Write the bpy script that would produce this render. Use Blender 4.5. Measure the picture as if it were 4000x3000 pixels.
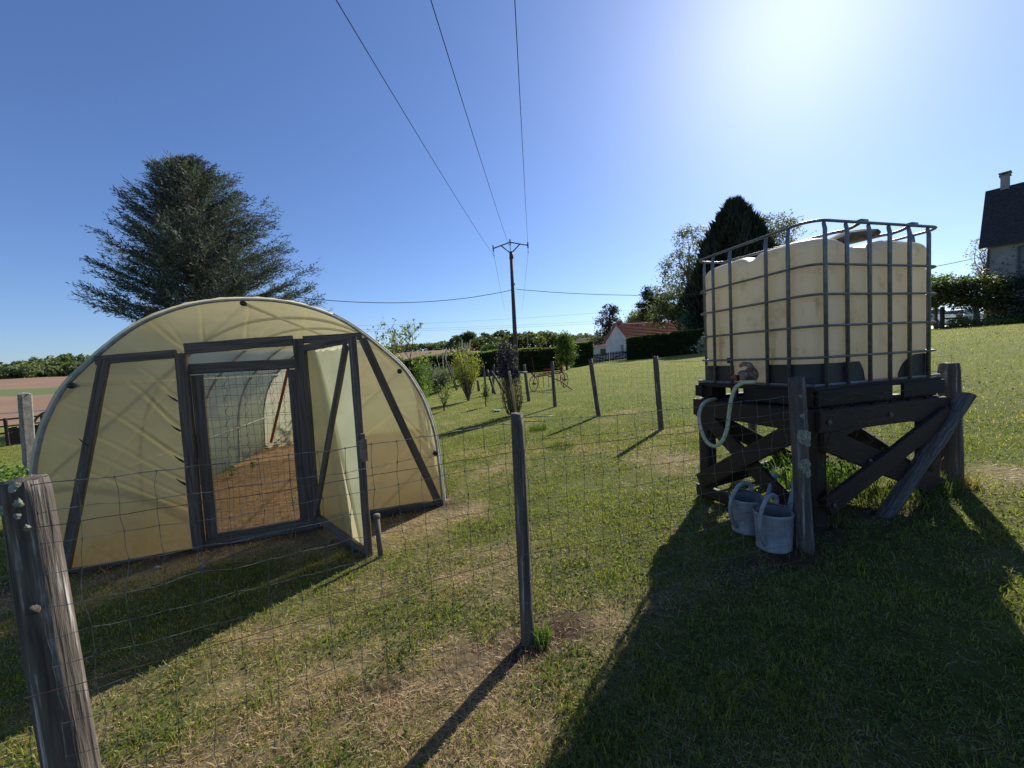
import bpy, math, random
import numpy as np
from mathutils import Vector, Matrix
random.seed(5)
sc = bpy.context.scene
for o in list(bpy.data.objects): bpy.data.objects.remove(o)
col = sc.collection

# ------------------------------------------------------------------ camera
F_, PITCH, ROLL = 1540.0, 0.055, -0.053          # measured in the photograph's own 4000 px width
cp, sp, cr, sr = math.cos(PITCH), math.sin(PITCH), math.cos(ROLL), math.sin(ROLL)
fwd = Vector((0, cp, -sp)); R0 = Vector((1, 0, 0)); U0 = Vector((0, sp, cp))
RT = R0*cr + U0*sr; UP = -R0*sr + U0*cr
cam = bpy.data.cameras.new('camera'); camo = bpy.data.objects.new('camera', cam); col.objects.link(camo)
cam.sensor_width = 36; cam.lens = 36*F_/4000; cam.clip_start = 0.05; cam.clip_end = 4000
camo.matrix_world = Matrix(((RT.x, UP.x, -fwd.x, 0), (RT.y, UP.y, -fwd.y, 0), (RT.z, UP.z, -fwd.z, 0), (0, 0, 0, 1)))
sc.camera = camo

# ------------------------------------------------------------------ sky and sun
SUN_EL, SUN_AZ = math.radians(35.5), math.radians(37)   # azimuth from +Y towards +X
w = bpy.data.worlds.new('World'); sc.world = w; w.use_nodes = True
nt = w.node_tree; bg = nt.nodes['Background']
sky = nt.nodes.new('ShaderNodeTexSky'); sky.sky_type = 'NISHITA'; sky.sun_disc = False
sky.sun_elevation = SUN_EL; sky.sun_rotation = SUN_AZ; sky.altitude = 200
sky.air_density = 1.0; sky.dust_density = 0.55; sky.ozone_density = 4.0
wb = nt.nodes.new('ShaderNodeMixRGB'); wb.blend_type = 'MULTIPLY'; wb.inputs[0].default_value = 1; wb.inputs[2].default_value = (.84, .94, 1.18, 1)
nt.links.new(sky.outputs[0], wb.inputs[1]); nt.links.new(wb.outputs[0], bg.inputs[0]); bg.inputs[1].default_value = 0.080
sl = bpy.data.lights.new('sun', 'SUN'); sl.energy = 5.0; sl.angle = math.radians(0.5); sl.color = (1.0, 0.94, 0.84)
so = bpy.data.objects.new('sun', sl); col.objects.link(so)
sd = Vector((math.sin(SUN_AZ)*math.cos(SUN_EL), math.cos(SUN_AZ)*math.cos(SUN_EL), math.sin(SUN_EL)))
so.rotation_euler = sd.to_track_quat('Z', 'Y').to_euler(); so.location = (20, 30, 40)
sc.view_settings.view_transform = 'Standard'; sc.view_settings.look = 'None'
sc.view_settings.gamma = 1; sc.view_settings.exposure = 0.6
sc.cycles.max_bounces = 8; sc.cycles.transparent_max_bounces = 24
sc.cycles.diffuse_bounces = 3; sc.cycles.transmission_bounces = 5

# ------------------------------------------------------------------ helpers
def V3(*a): return Vector(a)
def ray(px, py): return fwd + RT*((px-2000)/F_) - UP*((py-1500)/F_)
def at(px, py, y):                       # world point seen at a photo pixel, at depth y
    d = ray(px, py); return d*(y/d.y)

def tag(o, label=None, cat=None, group=None, kind=None):
    if label: o['label'] = label
    if cat: o['category'] = cat
    if group: o['group'] = group
    if kind: o['kind'] = kind
    return o
def empty(name, loc, label, cat, group=None):
    o = bpy.data.objects.new(name, None); col.objects.link(o); o.location = loc
    o.empty_display_size = 0.2
    return tag(o, label, cat, group)
def link(name, me, mat, parent=None):
    o = bpy.data.objects.new(name, me); col.objects.link(o)
    if mat: me.materials.append(mat)
    if parent: o.parent = parent
    return o
def origin(parent):
    p = Vector((0, 0, 0))
    while parent: p = p + parent.location; parent = parent.parent
    return p

class MB:                                # collects shapes (world coordinates) and links them as ONE mesh
    def __init__(s): s.v = []; s.f = []; s.uv = []
    def add(s, vs, fs, uvs=None):
        n = len(s.v); s.v += [tuple(x) for x in vs]
        for i, f in enumerate(fs):
            s.f.append([k+n for k in f]); s.uv.append(uvs[i] if uvs else [(0, 0)]*len(f))
        return s
    def tube(s, pts, rad, n=8, cap=True, squash=1.0, jit=0.0):
        pts = [Vector(p) for p in pts]; m = len(pts)
        if not hasattr(rad, '__len__'): rad = [rad]*m
        prev = None; rings = []; L = 0; ls = []
        off = random.random()*10
        for i, p in enumerate(pts):
            t = (pts[min(i+1, m-1)]-pts[max(i-1, 0)]); t = t.normalized() if t.length > 1e-9 else Vector((0, 0, 1))
            if prev is None:
                a = Vector((0, 0, 1)) if abs(t.z) < .9 else Vector((1, 0, 0)); prev = t.cross(a).normalized()
            e1 = (prev - t*prev.dot(t)).normalized(); e2 = t.cross(e1); prev = e1
            if i: L += (p-pts[i-1]).length
            ls.append(L)
            rings.append([p + (e1*math.cos(2*math.pi*k/n) + e2*math.sin(2*math.pi*k/n)*squash)*rad[i]*(1+jit*random.uniform(-1, 1)) for k in range(n)])
        vs = [q for r in rings for q in r]; fs = []; uvs = []
        for i in range(m-1):
            for k in range(n):
                fs.append([i*n+k, i*n+(k+1) % n, (i+1)*n+(k+1) % n, (i+1)*n+k])
                c = 2*math.pi*rad[i]/n
                uvs.append([(ls[i]+off, k*c), (ls[i]+off, (k+1)*c), (ls[i+1]+off, (k+1)*c), (ls[i+1]+off, k*c)])
        if cap:
            fs.append(list(range(n))[::-1]); uvs.append([(off, .3*math.cos(k)) for k in range(n)])
            fs.append([(m-1)*n+k for k in range(n)]); uvs.append([(off+.3*math.sin(k), .1*math.cos(k)) for k in range(n)])
        s.add(vs, fs, uvs); return s
    def plank(s, p0, p1, wd, th, side, seg=5, jit=0.0015, ch=0.12):
        """a board from p0 to p1; wd measured along `side` (made square to the board), th across it"""
        p0 = Vector(p0); p1 = Vector(p1); t = (p1-p0); L = t.length; t.normalize()
        e1 = Vector(side); e1 = (e1 - t*e1.dot(t)).normalized(); e2 = t.cross(e1)
        c = min(wd, th)*ch; a = wd/2; b = th/2
        prof = [(a-c, b), (-a+c, b), (-a, b-c), (-a, -b+c), (-a+c, -b), (a-c, -b), (a, -b+c), (a, b-c)]
        vs = []; off = random.random()*10
        for i in range(seg+1):
            q = p0 + t*(L*i/seg); jx = random.uniform(-jit, jit); jy = random.uniform(-jit, jit)
            for (x, y) in prof: vs.append(q + e1*(x*(1+random.uniform(-jit, jit)*8)+jx) + e2*(y+jy+random.uniform(-jit, jit)*.5))
        per = [0]
        for k in range(8):
            x0, y0 = prof[k]; x1, y1 = prof[(k+1) % 8]; per.append(per[-1]+math.hypot(x1-x0, y1-y0))
        fs = []; uvs = []
        for i in range(seg):
            for k in range(8):
                fs.append([i*8+k, i*8+(k+1) % 8, (i+1)*8+(k+1) % 8, (i+1)*8+k])
                u0 = off+L*i/seg; u1 = off+L*(i+1)/seg
                uvs.append([(u0, per[k]+off), (u0, per[k+1]+off), (u1, per[k+1]+off), (u1, per[k]+off)])
        fs.append([7, 6, 5, 4, 3, 2, 1, 0]); uvs.append([(off+.02*k, off) for k in range(8)])
        fs.append([seg*8+k for k in range(8)]); uvs.append([(off+.02*k, off) for k in range(8)])
        s.add(vs, fs, uvs); return s
    def box(s, c, e1, e2, e3):           # centre and three half-extent vectors
        c = Vector(c); e1 = Vector(e1); e2 = Vector(e2); e3 = Vector(e3)
        vs = [c+e1*i+e2*j+e3*k for i in (-1, 1) for j in (-1, 1) for k in (-1, 1)]
        fs = [[0, 1, 3, 2], [4, 6, 7, 5], [0, 4, 5, 1], [2, 3, 7, 6], [0, 2, 6, 4], [1, 5, 7, 3]]
        l1, l2, l3 = e1.length*2, e2.length*2, e3.length*2
        uvs = [[(0, 0), (l3, 0), (l3, l2), (0, l2)]]*2+[[(0, 0), (l1, 0), (l1, l3), (0, l3)]]*2+[[(0, 0), (0, l2), (l1, l2), (l1, 0)]]*2
        s.add(vs, fs, uvs); return s
    def lathe(s, c, prof, n=24, ax=(0, 0, 1), sx=1.0):   # prof: list of (r, h)
        ax = Vector(ax).normalized(); a = Vector((1, 0, 0)) if abs(ax.x) < .9 else Vector((0, 1, 0))
        e1 = (a - ax*a.dot(ax)).normalized(); e2 = ax.cross(e1); c = Vector(c); vs = []
        for (r, h) in prof:
            for k in range(n): vs.append(c + ax*h + e1*(r*math.cos(2*math.pi*k/n)) + e2*(r*sx*math.sin(2*math.pi*k/n)))
        fs = []; uvs = []
        for i in range(len(prof)-1):
            for k in range(n):
                fs.append([i*n+k, i*n+(k+1) % n, (i+1)*n+(k+1) % n, (i+1)*n+k]); uvs.append([(prof[i][1], k/n), (prof[i][1], (k+1)/n), (prof[i+1][1], (k+1)/n), (prof[i+1][1], k/n)])
        s.add(vs, fs, uvs); return s
    def build(s, name, mat, parent=None, smooth=False):
        o0 = origin(parent)
        me = bpy.data.meshes.new(name); me.from_pydata([Vector(v)-o0 for v in s.v], [], s.f)
        uv = me.uv_layers.new(name='UVMap'); flat = []
        for u in s.uv:
            for q in u: flat += [q[0], q[1]]
        uv.data.foreach_set('uv', flat)
        if smooth: me.polygons.foreach_set('use_smooth', [True]*len(me.polygons))
        me.update(); return link(name, me, mat, parent)

def np_mesh(name, V, F, mat, parent=None, colr=None, smooth=False, attr=None):
    V = np.asarray(V, np.float32); F = np.asarray(F, np.int32); k = F.shape[1]
    o0 = origin(parent); V = V - np.array(o0, np.float32)
    me = bpy.data.meshes.new(name)
    me.vertices.add(len(V)); me.vertices.foreach_set('co', V.ravel())
    me.loops.add(F.size); me.loops.foreach_set('vertex_index', F.ravel())
    me.polygons.add(len(F)); me.polygons.foreach_set('loop_start', np.arange(0, F.size, k, dtype=np.int32))
    if smooth: me.polygons.foreach_set('use_smooth', np.ones(len(F), bool))
    if colr is not None:
        ca = me.color_attributes.new('col', 'FLOAT_COLOR', 'POINT')
        c4 = np.ones((len(V), 4), np.float32); c4[:, :3] = colr; ca.data.foreach_set('color', c4.ravel())
    me.update(calc_edges=True); me.validate()
    return link(name, me, mat, parent)

def hash2(ix, iy, s=0):
    h = (ix.astype(np.int64)*374761393 + iy.astype(np.int64)*668265263 + s*1442695041) & 0x7fffffff
    h = ((h ^ (h >> 13))*1274126177) & 0x7fffffff
    return ((h ^ (h >> 16)) & 0xffff)/65535.0
def vnoise(x, y, s=0):
    x = np.asarray(x, float); y = np.asarray(y, float); ix = np.floor(x); iy = np.floor(y); fx = x-ix; fy = y-iy
    fx = fx*fx*(3-2*fx); fy = fy*fy*(3-2*fy); ix = ix.astype(int); iy = iy.astype(int)
    a = hash2(ix, iy, s); b = hash2(ix+1, iy, s); c = hash2(ix, iy+1, s); d = hash2(ix+1, iy+1, s)
    return (a*(1-fx)+b*fx)*(1-fy)+(c*(1-fx)+d*fx)*fy
def fbm(x, y, s=0, o=4):
    t = 0; a = .5; n = 0
    for i in range(o): t = t+a*vnoise(x*2**i, y*2**i, s+i*7); n += a; a *= .55
    return t/n

# ------------------------------------------------------------------ materials
def newmat(name):
    m = bpy.data.materials.new(name); m.use_nodes = True; n = m.node_tree
    return m, n, n.nodes['Principled BSDF'], n.nodes['Material Output']
def ramp(n, cols):
    r = n.nodes.new('ShaderNodeValToRGB'); e = r.color_ramp.elements
    while len(e) < len(cols): e.new(0.5)
    for i, (p, c) in enumerate(cols): e[i].position = p; e[i].color = (*c, 1)
    return r
def M(name, c1, c2, scale=5, rough=.8, bump=.3, bscale=None, stretch=(1, 1, 1), uv=False, metal=0, spec=.5, lo=.35, hi=.65, c3=None, bdist=.005, detail=6):
    m, n, b, out = newmat(name); tc = n.nodes.new('ShaderNodeTexCoord'); mp = n.nodes.new('ShaderNodeMapping')
    mp.inputs['Scale'].default_value = stretch
    n.links.new(tc.outputs['UV' if uv else 'Object'], mp.inputs[0])
    no = n.nodes.new('ShaderNodeTexNoise'); no.inputs['Scale'].default_value = scale; no.inputs['Detail'].default_value = detail; no.inputs['Roughness'].default_value = .62
    n.links.new(mp.outputs[0], no.inputs[0])
    cols = [(lo, c1), (hi, c2)] + ([(min(hi+.12, 1), c3)] if c3 else [])
    r = ramp(n, cols); n.links.new(no.outputs['Fac'], r.inputs[0]); n.links.new(r.outputs[0], b.inputs['Base Color'])
    b.inputs['Roughness'].default_value = rough; b.inputs['Metallic'].default_value = metal; b.inputs['Specular IOR Level'].default_value = spec
    if bump:
        n2 = n.nodes.new('ShaderNodeTexNoise'); n2.inputs['Scale'].default_value = bscale or scale*2; n2.inputs['Detail'].default_value = 8
        n.links.new(mp.outputs[0], n2.inputs[0]); bm = n.nodes.new('ShaderNodeBump'); bm.inputs['Strength'].default_value = bump; bm.inputs['Distance'].default_value = bdist
        n.links.new(n2.outputs['Fac'], bm.inputs['Height']); n.links.new(bm.outputs[0], b.inputs['Normal'])
    return m
def leafmat(name, transl=.35, rough=.55, spec=.3, tint=(1, 1, 1)):
    m, n, b, out = newmat(name); at_ = n.nodes.new('ShaderNodeAttribute'); at_.attribute_name = 'col'
    mx = n.nodes.new('ShaderNodeMixRGB'); mx.blend_type = 'MULTIPLY'; mx.inputs[0].default_value = 1; mx.inputs[2].default_value = (*tint, 1)
    n.links.new(at_.outputs['Color'], mx.inputs[1]); n.links.new(mx.outputs[0], b.inputs['Base Color'])
    b.inputs['Roughness'].default_value = rough; b.inputs['Specular IOR Level'].default_value = spec
    tr = n.nodes.new('ShaderNodeBsdfTranslucent'); g = n.nodes.new('ShaderNodeMixRGB'); g.blend_type = 'MULTIPLY'; g.inputs[0].default_value = 1; g.inputs[2].default_value = (1.5, 1.6, .7, 1)
    n.links.new(mx.outputs[0], g.inputs[1]); n.links.new(g.outputs[0], tr.inputs[0])
    ms = n.nodes.new('ShaderNodeMixShader'); ms.inputs[0].default_value = transl
    n.links.new(b.outputs[0], ms.inputs[1]); n.links.new(tr.outputs[0], ms.inputs[2]); n.links.new(ms.outputs[0], out.inputs[0])
    return m
def wood(name, c1, c2, c3=None, rough=.85, bump=.5, across=38, along=2.2, lo=.3, hi=.7, bdist=.004):
    return M(name, c1, c2, 1.0, rough, bump, 2.0, (along, across, 1), True, lo=lo, hi=hi, c3=c3, bdist=bdist)

m_postwood = wood('grey_post_wood', (.018, .013, .010), (.13, .108, .086), (.50, .46, .41), across=34, hi=.58, bump=1.0, bdist=.012)
m_frame = wood('weathered_frame_wood', (.048, .034, .024), (.20, .155, .115), (.33, .27, .21), across=45)
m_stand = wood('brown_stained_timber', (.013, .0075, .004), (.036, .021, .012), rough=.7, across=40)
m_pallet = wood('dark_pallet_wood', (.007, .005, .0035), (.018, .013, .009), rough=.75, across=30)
m_stake = wood('new_stake_wood', (.30, .21, .11), (.52, .40, .23), across=30)
m_bark = M('bark', (.05, .04, .03), (.16, .13, .10), 8, .9, .8, 30, (1, 1, .3), bdist=.02)
m_birch = M('pale_bark', (.12, .11, .10), (.42, .40, .37), 10, .85, .4, 30)
m_steel = M('galvanised_steel', (.11, .115, .12), (.22, .225, .235), 25, .45, .15, 60, metal=.6, lo=.3, hi=.7)
m_wire = M('fence_wire', (.045, .055, .045), (.17, .20, .17), 30, .5, 0, metal=.2)
m_rustwire = M('rusty_wire', (.06, .03, .02), (.16, .08, .05), 30, .8, 0)
m_tube = M('hoop_steel', (.22, .22, .22), (.42, .42, .43), 12, .5, .1, 40, metal=.4)
m_line = M('line_wire', (.008, .008, .008), (.015, .015, .015), 5, 1, 0, spec=0)
m_black = M('black_plastic', (.012, .013, .015), (.03, .031, .034), 12, .55, .2, 50)
m_red = M('rusty_red_paint', (.11, .02, .015), (.24, .045, .03), 14, .75, .4, 40, c3=(.16, .08, .05))
m_rust = M('rust_steel', (.13, .035, .015), (.28, .09, .04), 20, .8, .4, 60)
m_hose = M('pale_hose', (.42, .42, .24), (.62, .60, .38), 14, .45, .2, 60)
m_can = M('grey_blue_zinc_plastic', (.20, .21, .215), (.34, .355, .365), 9, .5, .25, 30, c3=(.40, .41, .41))
m_brown = M('brown_valve_plastic', (.10, .05, .035), (.30, .22, .17), 25, .6, .5, 40)
m_log = M('log_bark', (.05, .035, .025), (.27, .19, .12), 14, .95, 1, 30, (1, 3, 3), bdist=.012)
m_log2 = wood('silvered_split_log', (.035, .030, .027), (.20, .18, .16), (.34, .32, .30), across=70, bump=1.0, bdist=.012)
m_concrete = M('concrete_post', (.16, .145, .125), (.33, .31, .275), 14, .9, .6, 60, c3=(.42, .25, .12), hi=.7)
m_render = M('cream_render', (.56, .54, .48), (.70, .67, .60), 1.2, .9, .3, 60)
m_render_old = M('grey_render', (.20, .19, .18), (.36, .34, .32), .9, .9, .5, 40)
m_rooftile = M('red_roof_tile', (.36, .105, .065), (.54, .20, .125), 3.5, .8, .4, 12, (1, 1, 1), c3=(.48, .22, .15))
m_browntile = M('brown_roof_tile', (.17, .085, .065), (.29, .14, .105), 3, .85, .4, 10)
m_slate = M('dark_slate_roof', (.022, .018, .018), (.055, .045, .042), 7, .8, .6, 14)
m_glass = M('window_dark', (.02, .022, .025), (.05, .055, .06), 2, .15, 0)
m_shutter = M('shutter_paint', (.055, .05, .05), (.09, .08, .08), 6, .6, .1)
m_gatewood = M('dark_gate_paint', (.018, .010, .009), (.04, .022, .018), 8, .7, .2)
m_pole = M('pole_concrete', (.045, .035, .03), (.085, .07, .055), 6, .85, .3)
m_polemetal = M('pole_steel', (.03, .03, .032), (.07, .07, .07), 6, .6, .1, metal=.3)
m_white = M('white_strip', (.62, .62, .60), (.80, .80, .78), 6, .5, 0)
m_blue = M('blue_plastic', (.16, .27, .34), (.22, .33, .40), 6, .5, 0)
m_leaf = leafmat('foliage_leaf', .38)
m_leafdark = leafmat('dark_needle', .12, .7, .25)
m_grass = leafmat('grass_blade', .42, .5, .35)
m_clover = leafmat('clover_leaf', .35, .85, .15)
m_lichen = M('lichen', (.12, .12, .08), (.36, .38, .29), 90, .95, .9, 60, bdist=.004)
m_whiteflower = M('flower_white', (.75, .75, .72), (.8, .8, .78), 4, .6, 0)
m_plume = M('pampas_plume', (.42, .34, .24), (.64, .55, .42), 20, .9, .6, 40)

def carpaint(name, c, rough=.25):
    m, n, b, out = newmat(name); b.inputs['Base Color'].default_value = (*c, 1); b.inputs['Roughness'].default_value = rough
    b.inputs['Coat Weight'].default_value = .5; return m

# greenhouse film: milky polythene that lets light through and dirt caught along its creases and foot
def filmmat(name, ctr, cdif, clear, use_attr=True, stainc=(.42, .30, .12)):
    m, n, b, out = newmat(name); n.nodes.remove(b)
    tc = n.nodes.new('ShaderNodeTexCoord'); no = n.nodes.new('ShaderNodeTexNoise'); no.inputs['Scale'].default_value = 3.0; no.inputs['Detail'].default_value = 8
    n.links.new(tc.outputs['Object'], no.inputs[0])
    r = ramp(n, [(.3, tuple(x*.82 for x in ctr)), (.7, ctr)]); n.links.new(no.outputs['Fac'], r.inputs[0])
    mixc = n.nodes.new('ShaderNodeMixRGB'); mixc.inputs[2].default_value = (*stainc, 1)
    n.links.new(r.outputs[0], mixc.inputs[1])
    sp_ = n.nodes.new('ShaderNodeTexNoise'); sp_.inputs['Scale'].default_value = 26; sp_.inputs['Detail'].default_value = 6; n.links.new(tc.outputs['Object'], sp_.inputs[0])
    if use_attr:
        a = n.nodes.new('ShaderNodeAttribute'); a.attribute_name = 'col'; sx = n.nodes.new('ShaderNodeSeparateColor'); n.links.new(a.outputs['Color'], sx.inputs[0])
        mul = n.nodes.new('ShaderNodeMath'); mul.operation = 'MULTIPLY_ADD'; n.links.new(sx.outputs[0], mul.inputs[0])
        rr = ramp(n, [(.35, (.55,)*3), (.65, (1.25,)*3)]); n.links.new(sp_.outputs['Fac'], rr.inputs[0]); n.links.new(rr.outputs[0], mul.inputs[1]); mul.inputs[2].default_value = 0.02
        mul.use_clamp = True; n.links.new(mul.outputs[0], mixc.inputs[0]); stain = mul.outputs[0]
    else: mixc.inputs[0].default_value = .05; stain = None
    tr = n.nodes.new('ShaderNodeBsdfTranslucent'); n.links.new(mixc.outputs[0], tr.inputs[0])
    df = n.nodes.new('ShaderNodeBsdfPrincipled'); df.inputs['Roughness'].default_value = .35; df.inputs['Specular IOR Level'].default_value = .4
    dm = n.nodes.new('ShaderNodeMixRGB'); dm.blend_type = 'MULTIPLY'; dm.inputs[0].default_value = 1; n.links.new(mixc.outputs[0], dm.inputs[1]); dm.inputs[2].default_value = (*cdif, 1)
    n.links.new(dm.outputs[0], df.inputs['Base Color'])
    if use_attr:
        mc = n.nodes.new('ShaderNodeMixRGB'); mc.inputs[2].default_value = (.86, .74, .34, 1); n.links.new(sx.outputs[1], mc.inputs[0]); n.links.new(mixc.outputs[0], mc.inputs[1]); n.links.new(mc.outputs[0], tr.inputs[0]); n.links.new(mc.outputs[0], dm.inputs[1])
    m1 = n.nodes.new('ShaderNodeMixShader'); m1.inputs[0].default_value = .32; n.links.new(tr.outputs[0], m1.inputs[1]); n.links.new(df.outputs[0], m1.inputs[2])
    tp = n.nodes.new('ShaderNodeBsdfTransparent'); tp.inputs[0].default_value = (.93, .90, .72, 1)
    m2 = n.nodes.new('ShaderNodeMixShader'); m2.inputs[0].default_value = 1-clear
    if stain is not None:
        ma = n.nodes.new('ShaderNodeMath'); ma.operation = 'MULTIPLY_ADD'; n.links.new(stain, ma.inputs[0]); ma.inputs[1].default_value = clear*.8; ma.inputs[2].default_value = 1-clear; ma.use_clamp = True
        n.links.new(ma.outputs[0], m2.inputs[0])
    n.links.new(tp.outputs[0], m2.inputs[1]); n.links.new(m1.outputs[0], m2.inputs[2]); n.links.new(m2.outputs[0], out.inputs[0])
    bn = n.nodes.new('ShaderNodeBump'); bn.inputs['Strength'].default_value = .25; bn.inputs['Distance'].default_value = .02; n.links.new(no.outputs['Fac'], bn.inputs['Height']); n.links.new(bn.outputs[0], df.inputs['Normal'])
    return m
m_film = filmmat('greenhouse_film', (.53, .525, .41), (.34, .34, .31), .34, stainc=(.36, .27, .13))
m_cover = filmmat('cover_film', (.76, .71, .47), (.46, .44, .36), .13)
m_doorfilm = filmmat('door_film', (.46, .48, .36), (.34, .36, .33), .28)

def tankmat():
    m, n, b, out = newmat('milky_tank_plastic'); tc = n.nodes.new('ShaderNodeTexCoord'); mp = n.nodes.new('ShaderNodeMapping'); mp.inputs['Scale'].default_value = (14, 14, 1.6)
    n.links.new(tc.outputs['Object'], mp.inputs[0]); no = n.nodes.new('ShaderNodeTexNoise'); no.inputs['Scale'].default_value = 1; no.inputs['Detail'].default_value = 7; n.links.new(mp.outputs[0], no.inputs[0])
    n2 = n.nodes.new('ShaderNodeTexNoise'); n2.inputs['Scale'].default_value = 5; n2.inputs['Detail'].default_value = 7; n2.inputs['Roughness'].default_value = .7; n.links.new(tc.outputs['Object'], n2.inputs[0])
    r = ramp(n, [(.30, (.50, .45, .33)), (.38, (.64, .62, .53)), (.75, (.68, .67, .61))]); n.links.new(no.outputs['Fac'], r.inputs[0])
    r2 = ramp(n, [(.30, (.62, .56, .46)), (.46, (1, 1, 1))]); n.links.new(n2.outputs['Fac'], r2.inputs[0])
    mx = n.nodes.new('ShaderNodeMixRGB'); mx.blend_type = 'MULTIPLY'; mx.inputs[0].default_value = .8; n.links.new(r.outputs[0], mx.inputs[1]); n.links.new(r2.outputs[0], mx.inputs[2])
    n.links.new(mx.outputs[0], b.inputs['Base Color']); b.inputs['Roughness'].default_value = .42
    tr = n.nodes.new('ShaderNodeBsdfTranslucent'); g = n.nodes.new('ShaderNodeMixRGB'); g.blend_type = 'MULTIPLY'; g.inputs[0].default_value = 1; g.inputs[2].default_value = (1.1, 1.02, .80, 1)
    n.links.new(mx.outputs[0], g.inputs[1]); n.links.new(g.outputs[0], tr.inputs[0])
    ms = n.nodes.new('ShaderNodeMixShader'); ms.inputs[0].default_value = .48; n.links.new(b.outputs[0], ms.inputs[1]); n.links.new(tr.outputs[0], ms.inputs[2]); n.links.new(ms.outputs[0], out.inputs[0])
    return m
m_tank = tankmat()

# ------------------------------------------------------------------ terrain
CT = [(0,0,-1.45),(0,1.9,-1.43),(-1.6,1.25,-1.48),(-4.1,3.23,-1.60),(-.76,4.12,-1.46),(1.85,2.4,-1.27),(2,2.6,-1.24),(3.2,2.9,-1.14),(1.73,3.6,-1.33),
 (3.4,3.05,-1.16),(4.5,1.5,-1.10),(3,0,-1.25),(-3,-2,-1.6),(0,-4,-1.45),(5,-4,-1.1),(6,4,-.98),(-6,2,-1.65),(-5.5,8.8,-1.60),(-2,9.5,-1.50),
 (2.58,6.9,-1.33),(1.9,8.9,-1.32),(1.2,11.3,-1.34),(.5,12.9,-1.30),(-1.1,18,-1.34),(2.0,17,-1.20),(0,10.3,-1.40),(-2.4,13,-1.46),(-4,19,-1.55),(5,10,-1.05),(7,18,-.75),
 (10,12,-.55),(14,14,-.1),(20,19,.35),(32,25,.75),(34,32,.9),(26,15,.55),(30,5,.8),(20,0,.2),(-10,10,-1.62),(-16,13,-1.70),(-16,19,-1.9),(-30,22,-2.4),
 (-10,30,-1.75),(-6,36,-1.35),(0,40,-1.15),(5,36,-.95),(11,47,-.56),(16,48,-.35),(22,47,0.0),(30,45,.6),(40,45,1.0),(17,66,-.4),(26,66,.3),
 (-72,60,-4.1),(-138,115,-2.0),(-192,160,0),(-300,250,5.8),(-420,350,9),(-15,60,-2.7),(-30,120,0),(-50,200,5.5),(-75,300,12),(-60,100,-1.2),(-110,200,3.6),(-160,290,8.5),
 (0,60,-1.7),(0,120,1.2),(0,200,6.8),(0,300,12.5),(15,80,-.8),(30,120,1.2),(60,250,5.5),(60,120,2.5),(120,250,5),(60,60,1.1),(150,150,2),(300,300,3),
 (100,20,1.5),(300,50,2),(-60,0,-3),(-300,0,-3),(-100,-100,-3),(100,-100,0),(0,-60,-1.5),(0,-400,-2),(500,-400,0),(-500,-400,-3),(0,600,14),(-500,600,11),(500,600,6)]
CT = np.array(CT, float)
def warp(x, y):
    x = np.asarray(x, float); y = np.asarray(y, float); r = np.hypot(x, y)+1e-9; L = np.arcsinh(r/4)*2
    return x/r*L, y/r*L
def tps(r2): return np.where(r2 > 1e-12, .5*r2*np.log(np.maximum(r2, 1e-12)), 0)
_wx, _wy = warp(CT[:, 0], CT[:, 1]); _n = len(CT)
_K = tps((_wx[:, None]-_wx)**2+(_wy[:, None]-_wy)**2)+np.eye(_n)*.02
_P = np.stack([np.ones(_n), _wx, _wy], 1); _A = np.zeros((_n+3, _n+3)); _A[:_n, :_n] = _K; _A[:_n, _n:] = _P; _A[_n:, :_n] = _P.T
_sol = np.linalg.solve(_A, np.concatenate([CT[:, 2], np.zeros(3)]))
def terr(x, y):
    x = np.asarray(x, float); y = np.asarray(y, float); sh = x.shape; a, b = warp(x.ravel(), y.ravel()); out = np.zeros(len(a))
    for i in range(0, len(a), 40000):
        A, B = a[i:i+40000], b[i:i+40000]
        out[i:i+40000] = tps((A[:, None]-_wx)**2+(B[:, None]-_wy)**2)@_sol[:_n]+_sol[_n]+_sol[_n+1]*A+_sol[_n+2]*B
    out = out.reshape(sh); d = np.hypot(x, y)
    return out + .022*(fbm(x*1.3, y*1.3, 3)-.5)*np.clip(1-d/40, 0, 1)
def T1(x, y): return float(terr(np.array([x]), np.array([y]))[0])
def G(x, y, dz=0): return Vector((x, y, T1(x, y)+dz))
def ground_hit(px, py):
    d = ray(px, py); t = 1.0
    for i in range(4000):
        P = d*t
        if P.z <= T1(P.x, P.y): return P
        t *= 1.004
    return P

# greenhouse frame of reference
GC = Vector((-2.43, 3.6775, 0)); GU = Vector((.96592, .25883, 0)); GV = Vector((-.25883, .96592, 0)); GW = 1.729; GL = 5.6
def gh(u, v, z): return GC+GU*u+GV*v+Vector((0, 0, z))
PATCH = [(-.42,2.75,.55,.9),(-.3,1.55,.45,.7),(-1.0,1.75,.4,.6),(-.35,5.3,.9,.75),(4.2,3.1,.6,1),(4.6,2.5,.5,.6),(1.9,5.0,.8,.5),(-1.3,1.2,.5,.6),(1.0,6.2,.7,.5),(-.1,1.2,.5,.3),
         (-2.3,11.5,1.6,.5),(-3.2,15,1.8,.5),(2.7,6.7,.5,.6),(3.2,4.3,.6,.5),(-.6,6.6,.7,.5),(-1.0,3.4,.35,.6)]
def fence_d(x, y):                       # distance to the front fence line
    d = np.full(np.shape(x), 9.0)
    for (a, b, c, e) in ((-2.3, .95, 0, 1.93), (0, 1.93, 1.85, 2.42), (1.85, 2.42, 3.41, 3.05)):
        vx, vy = c-a, e-b; t = np.clip(((x-a)*vx+(y-b)*vy)/(vx*vx+vy*vy), 0, 1); d = np.minimum(d, np.hypot(x-a-t*vx, y-b-t*vy))
    return d
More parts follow.
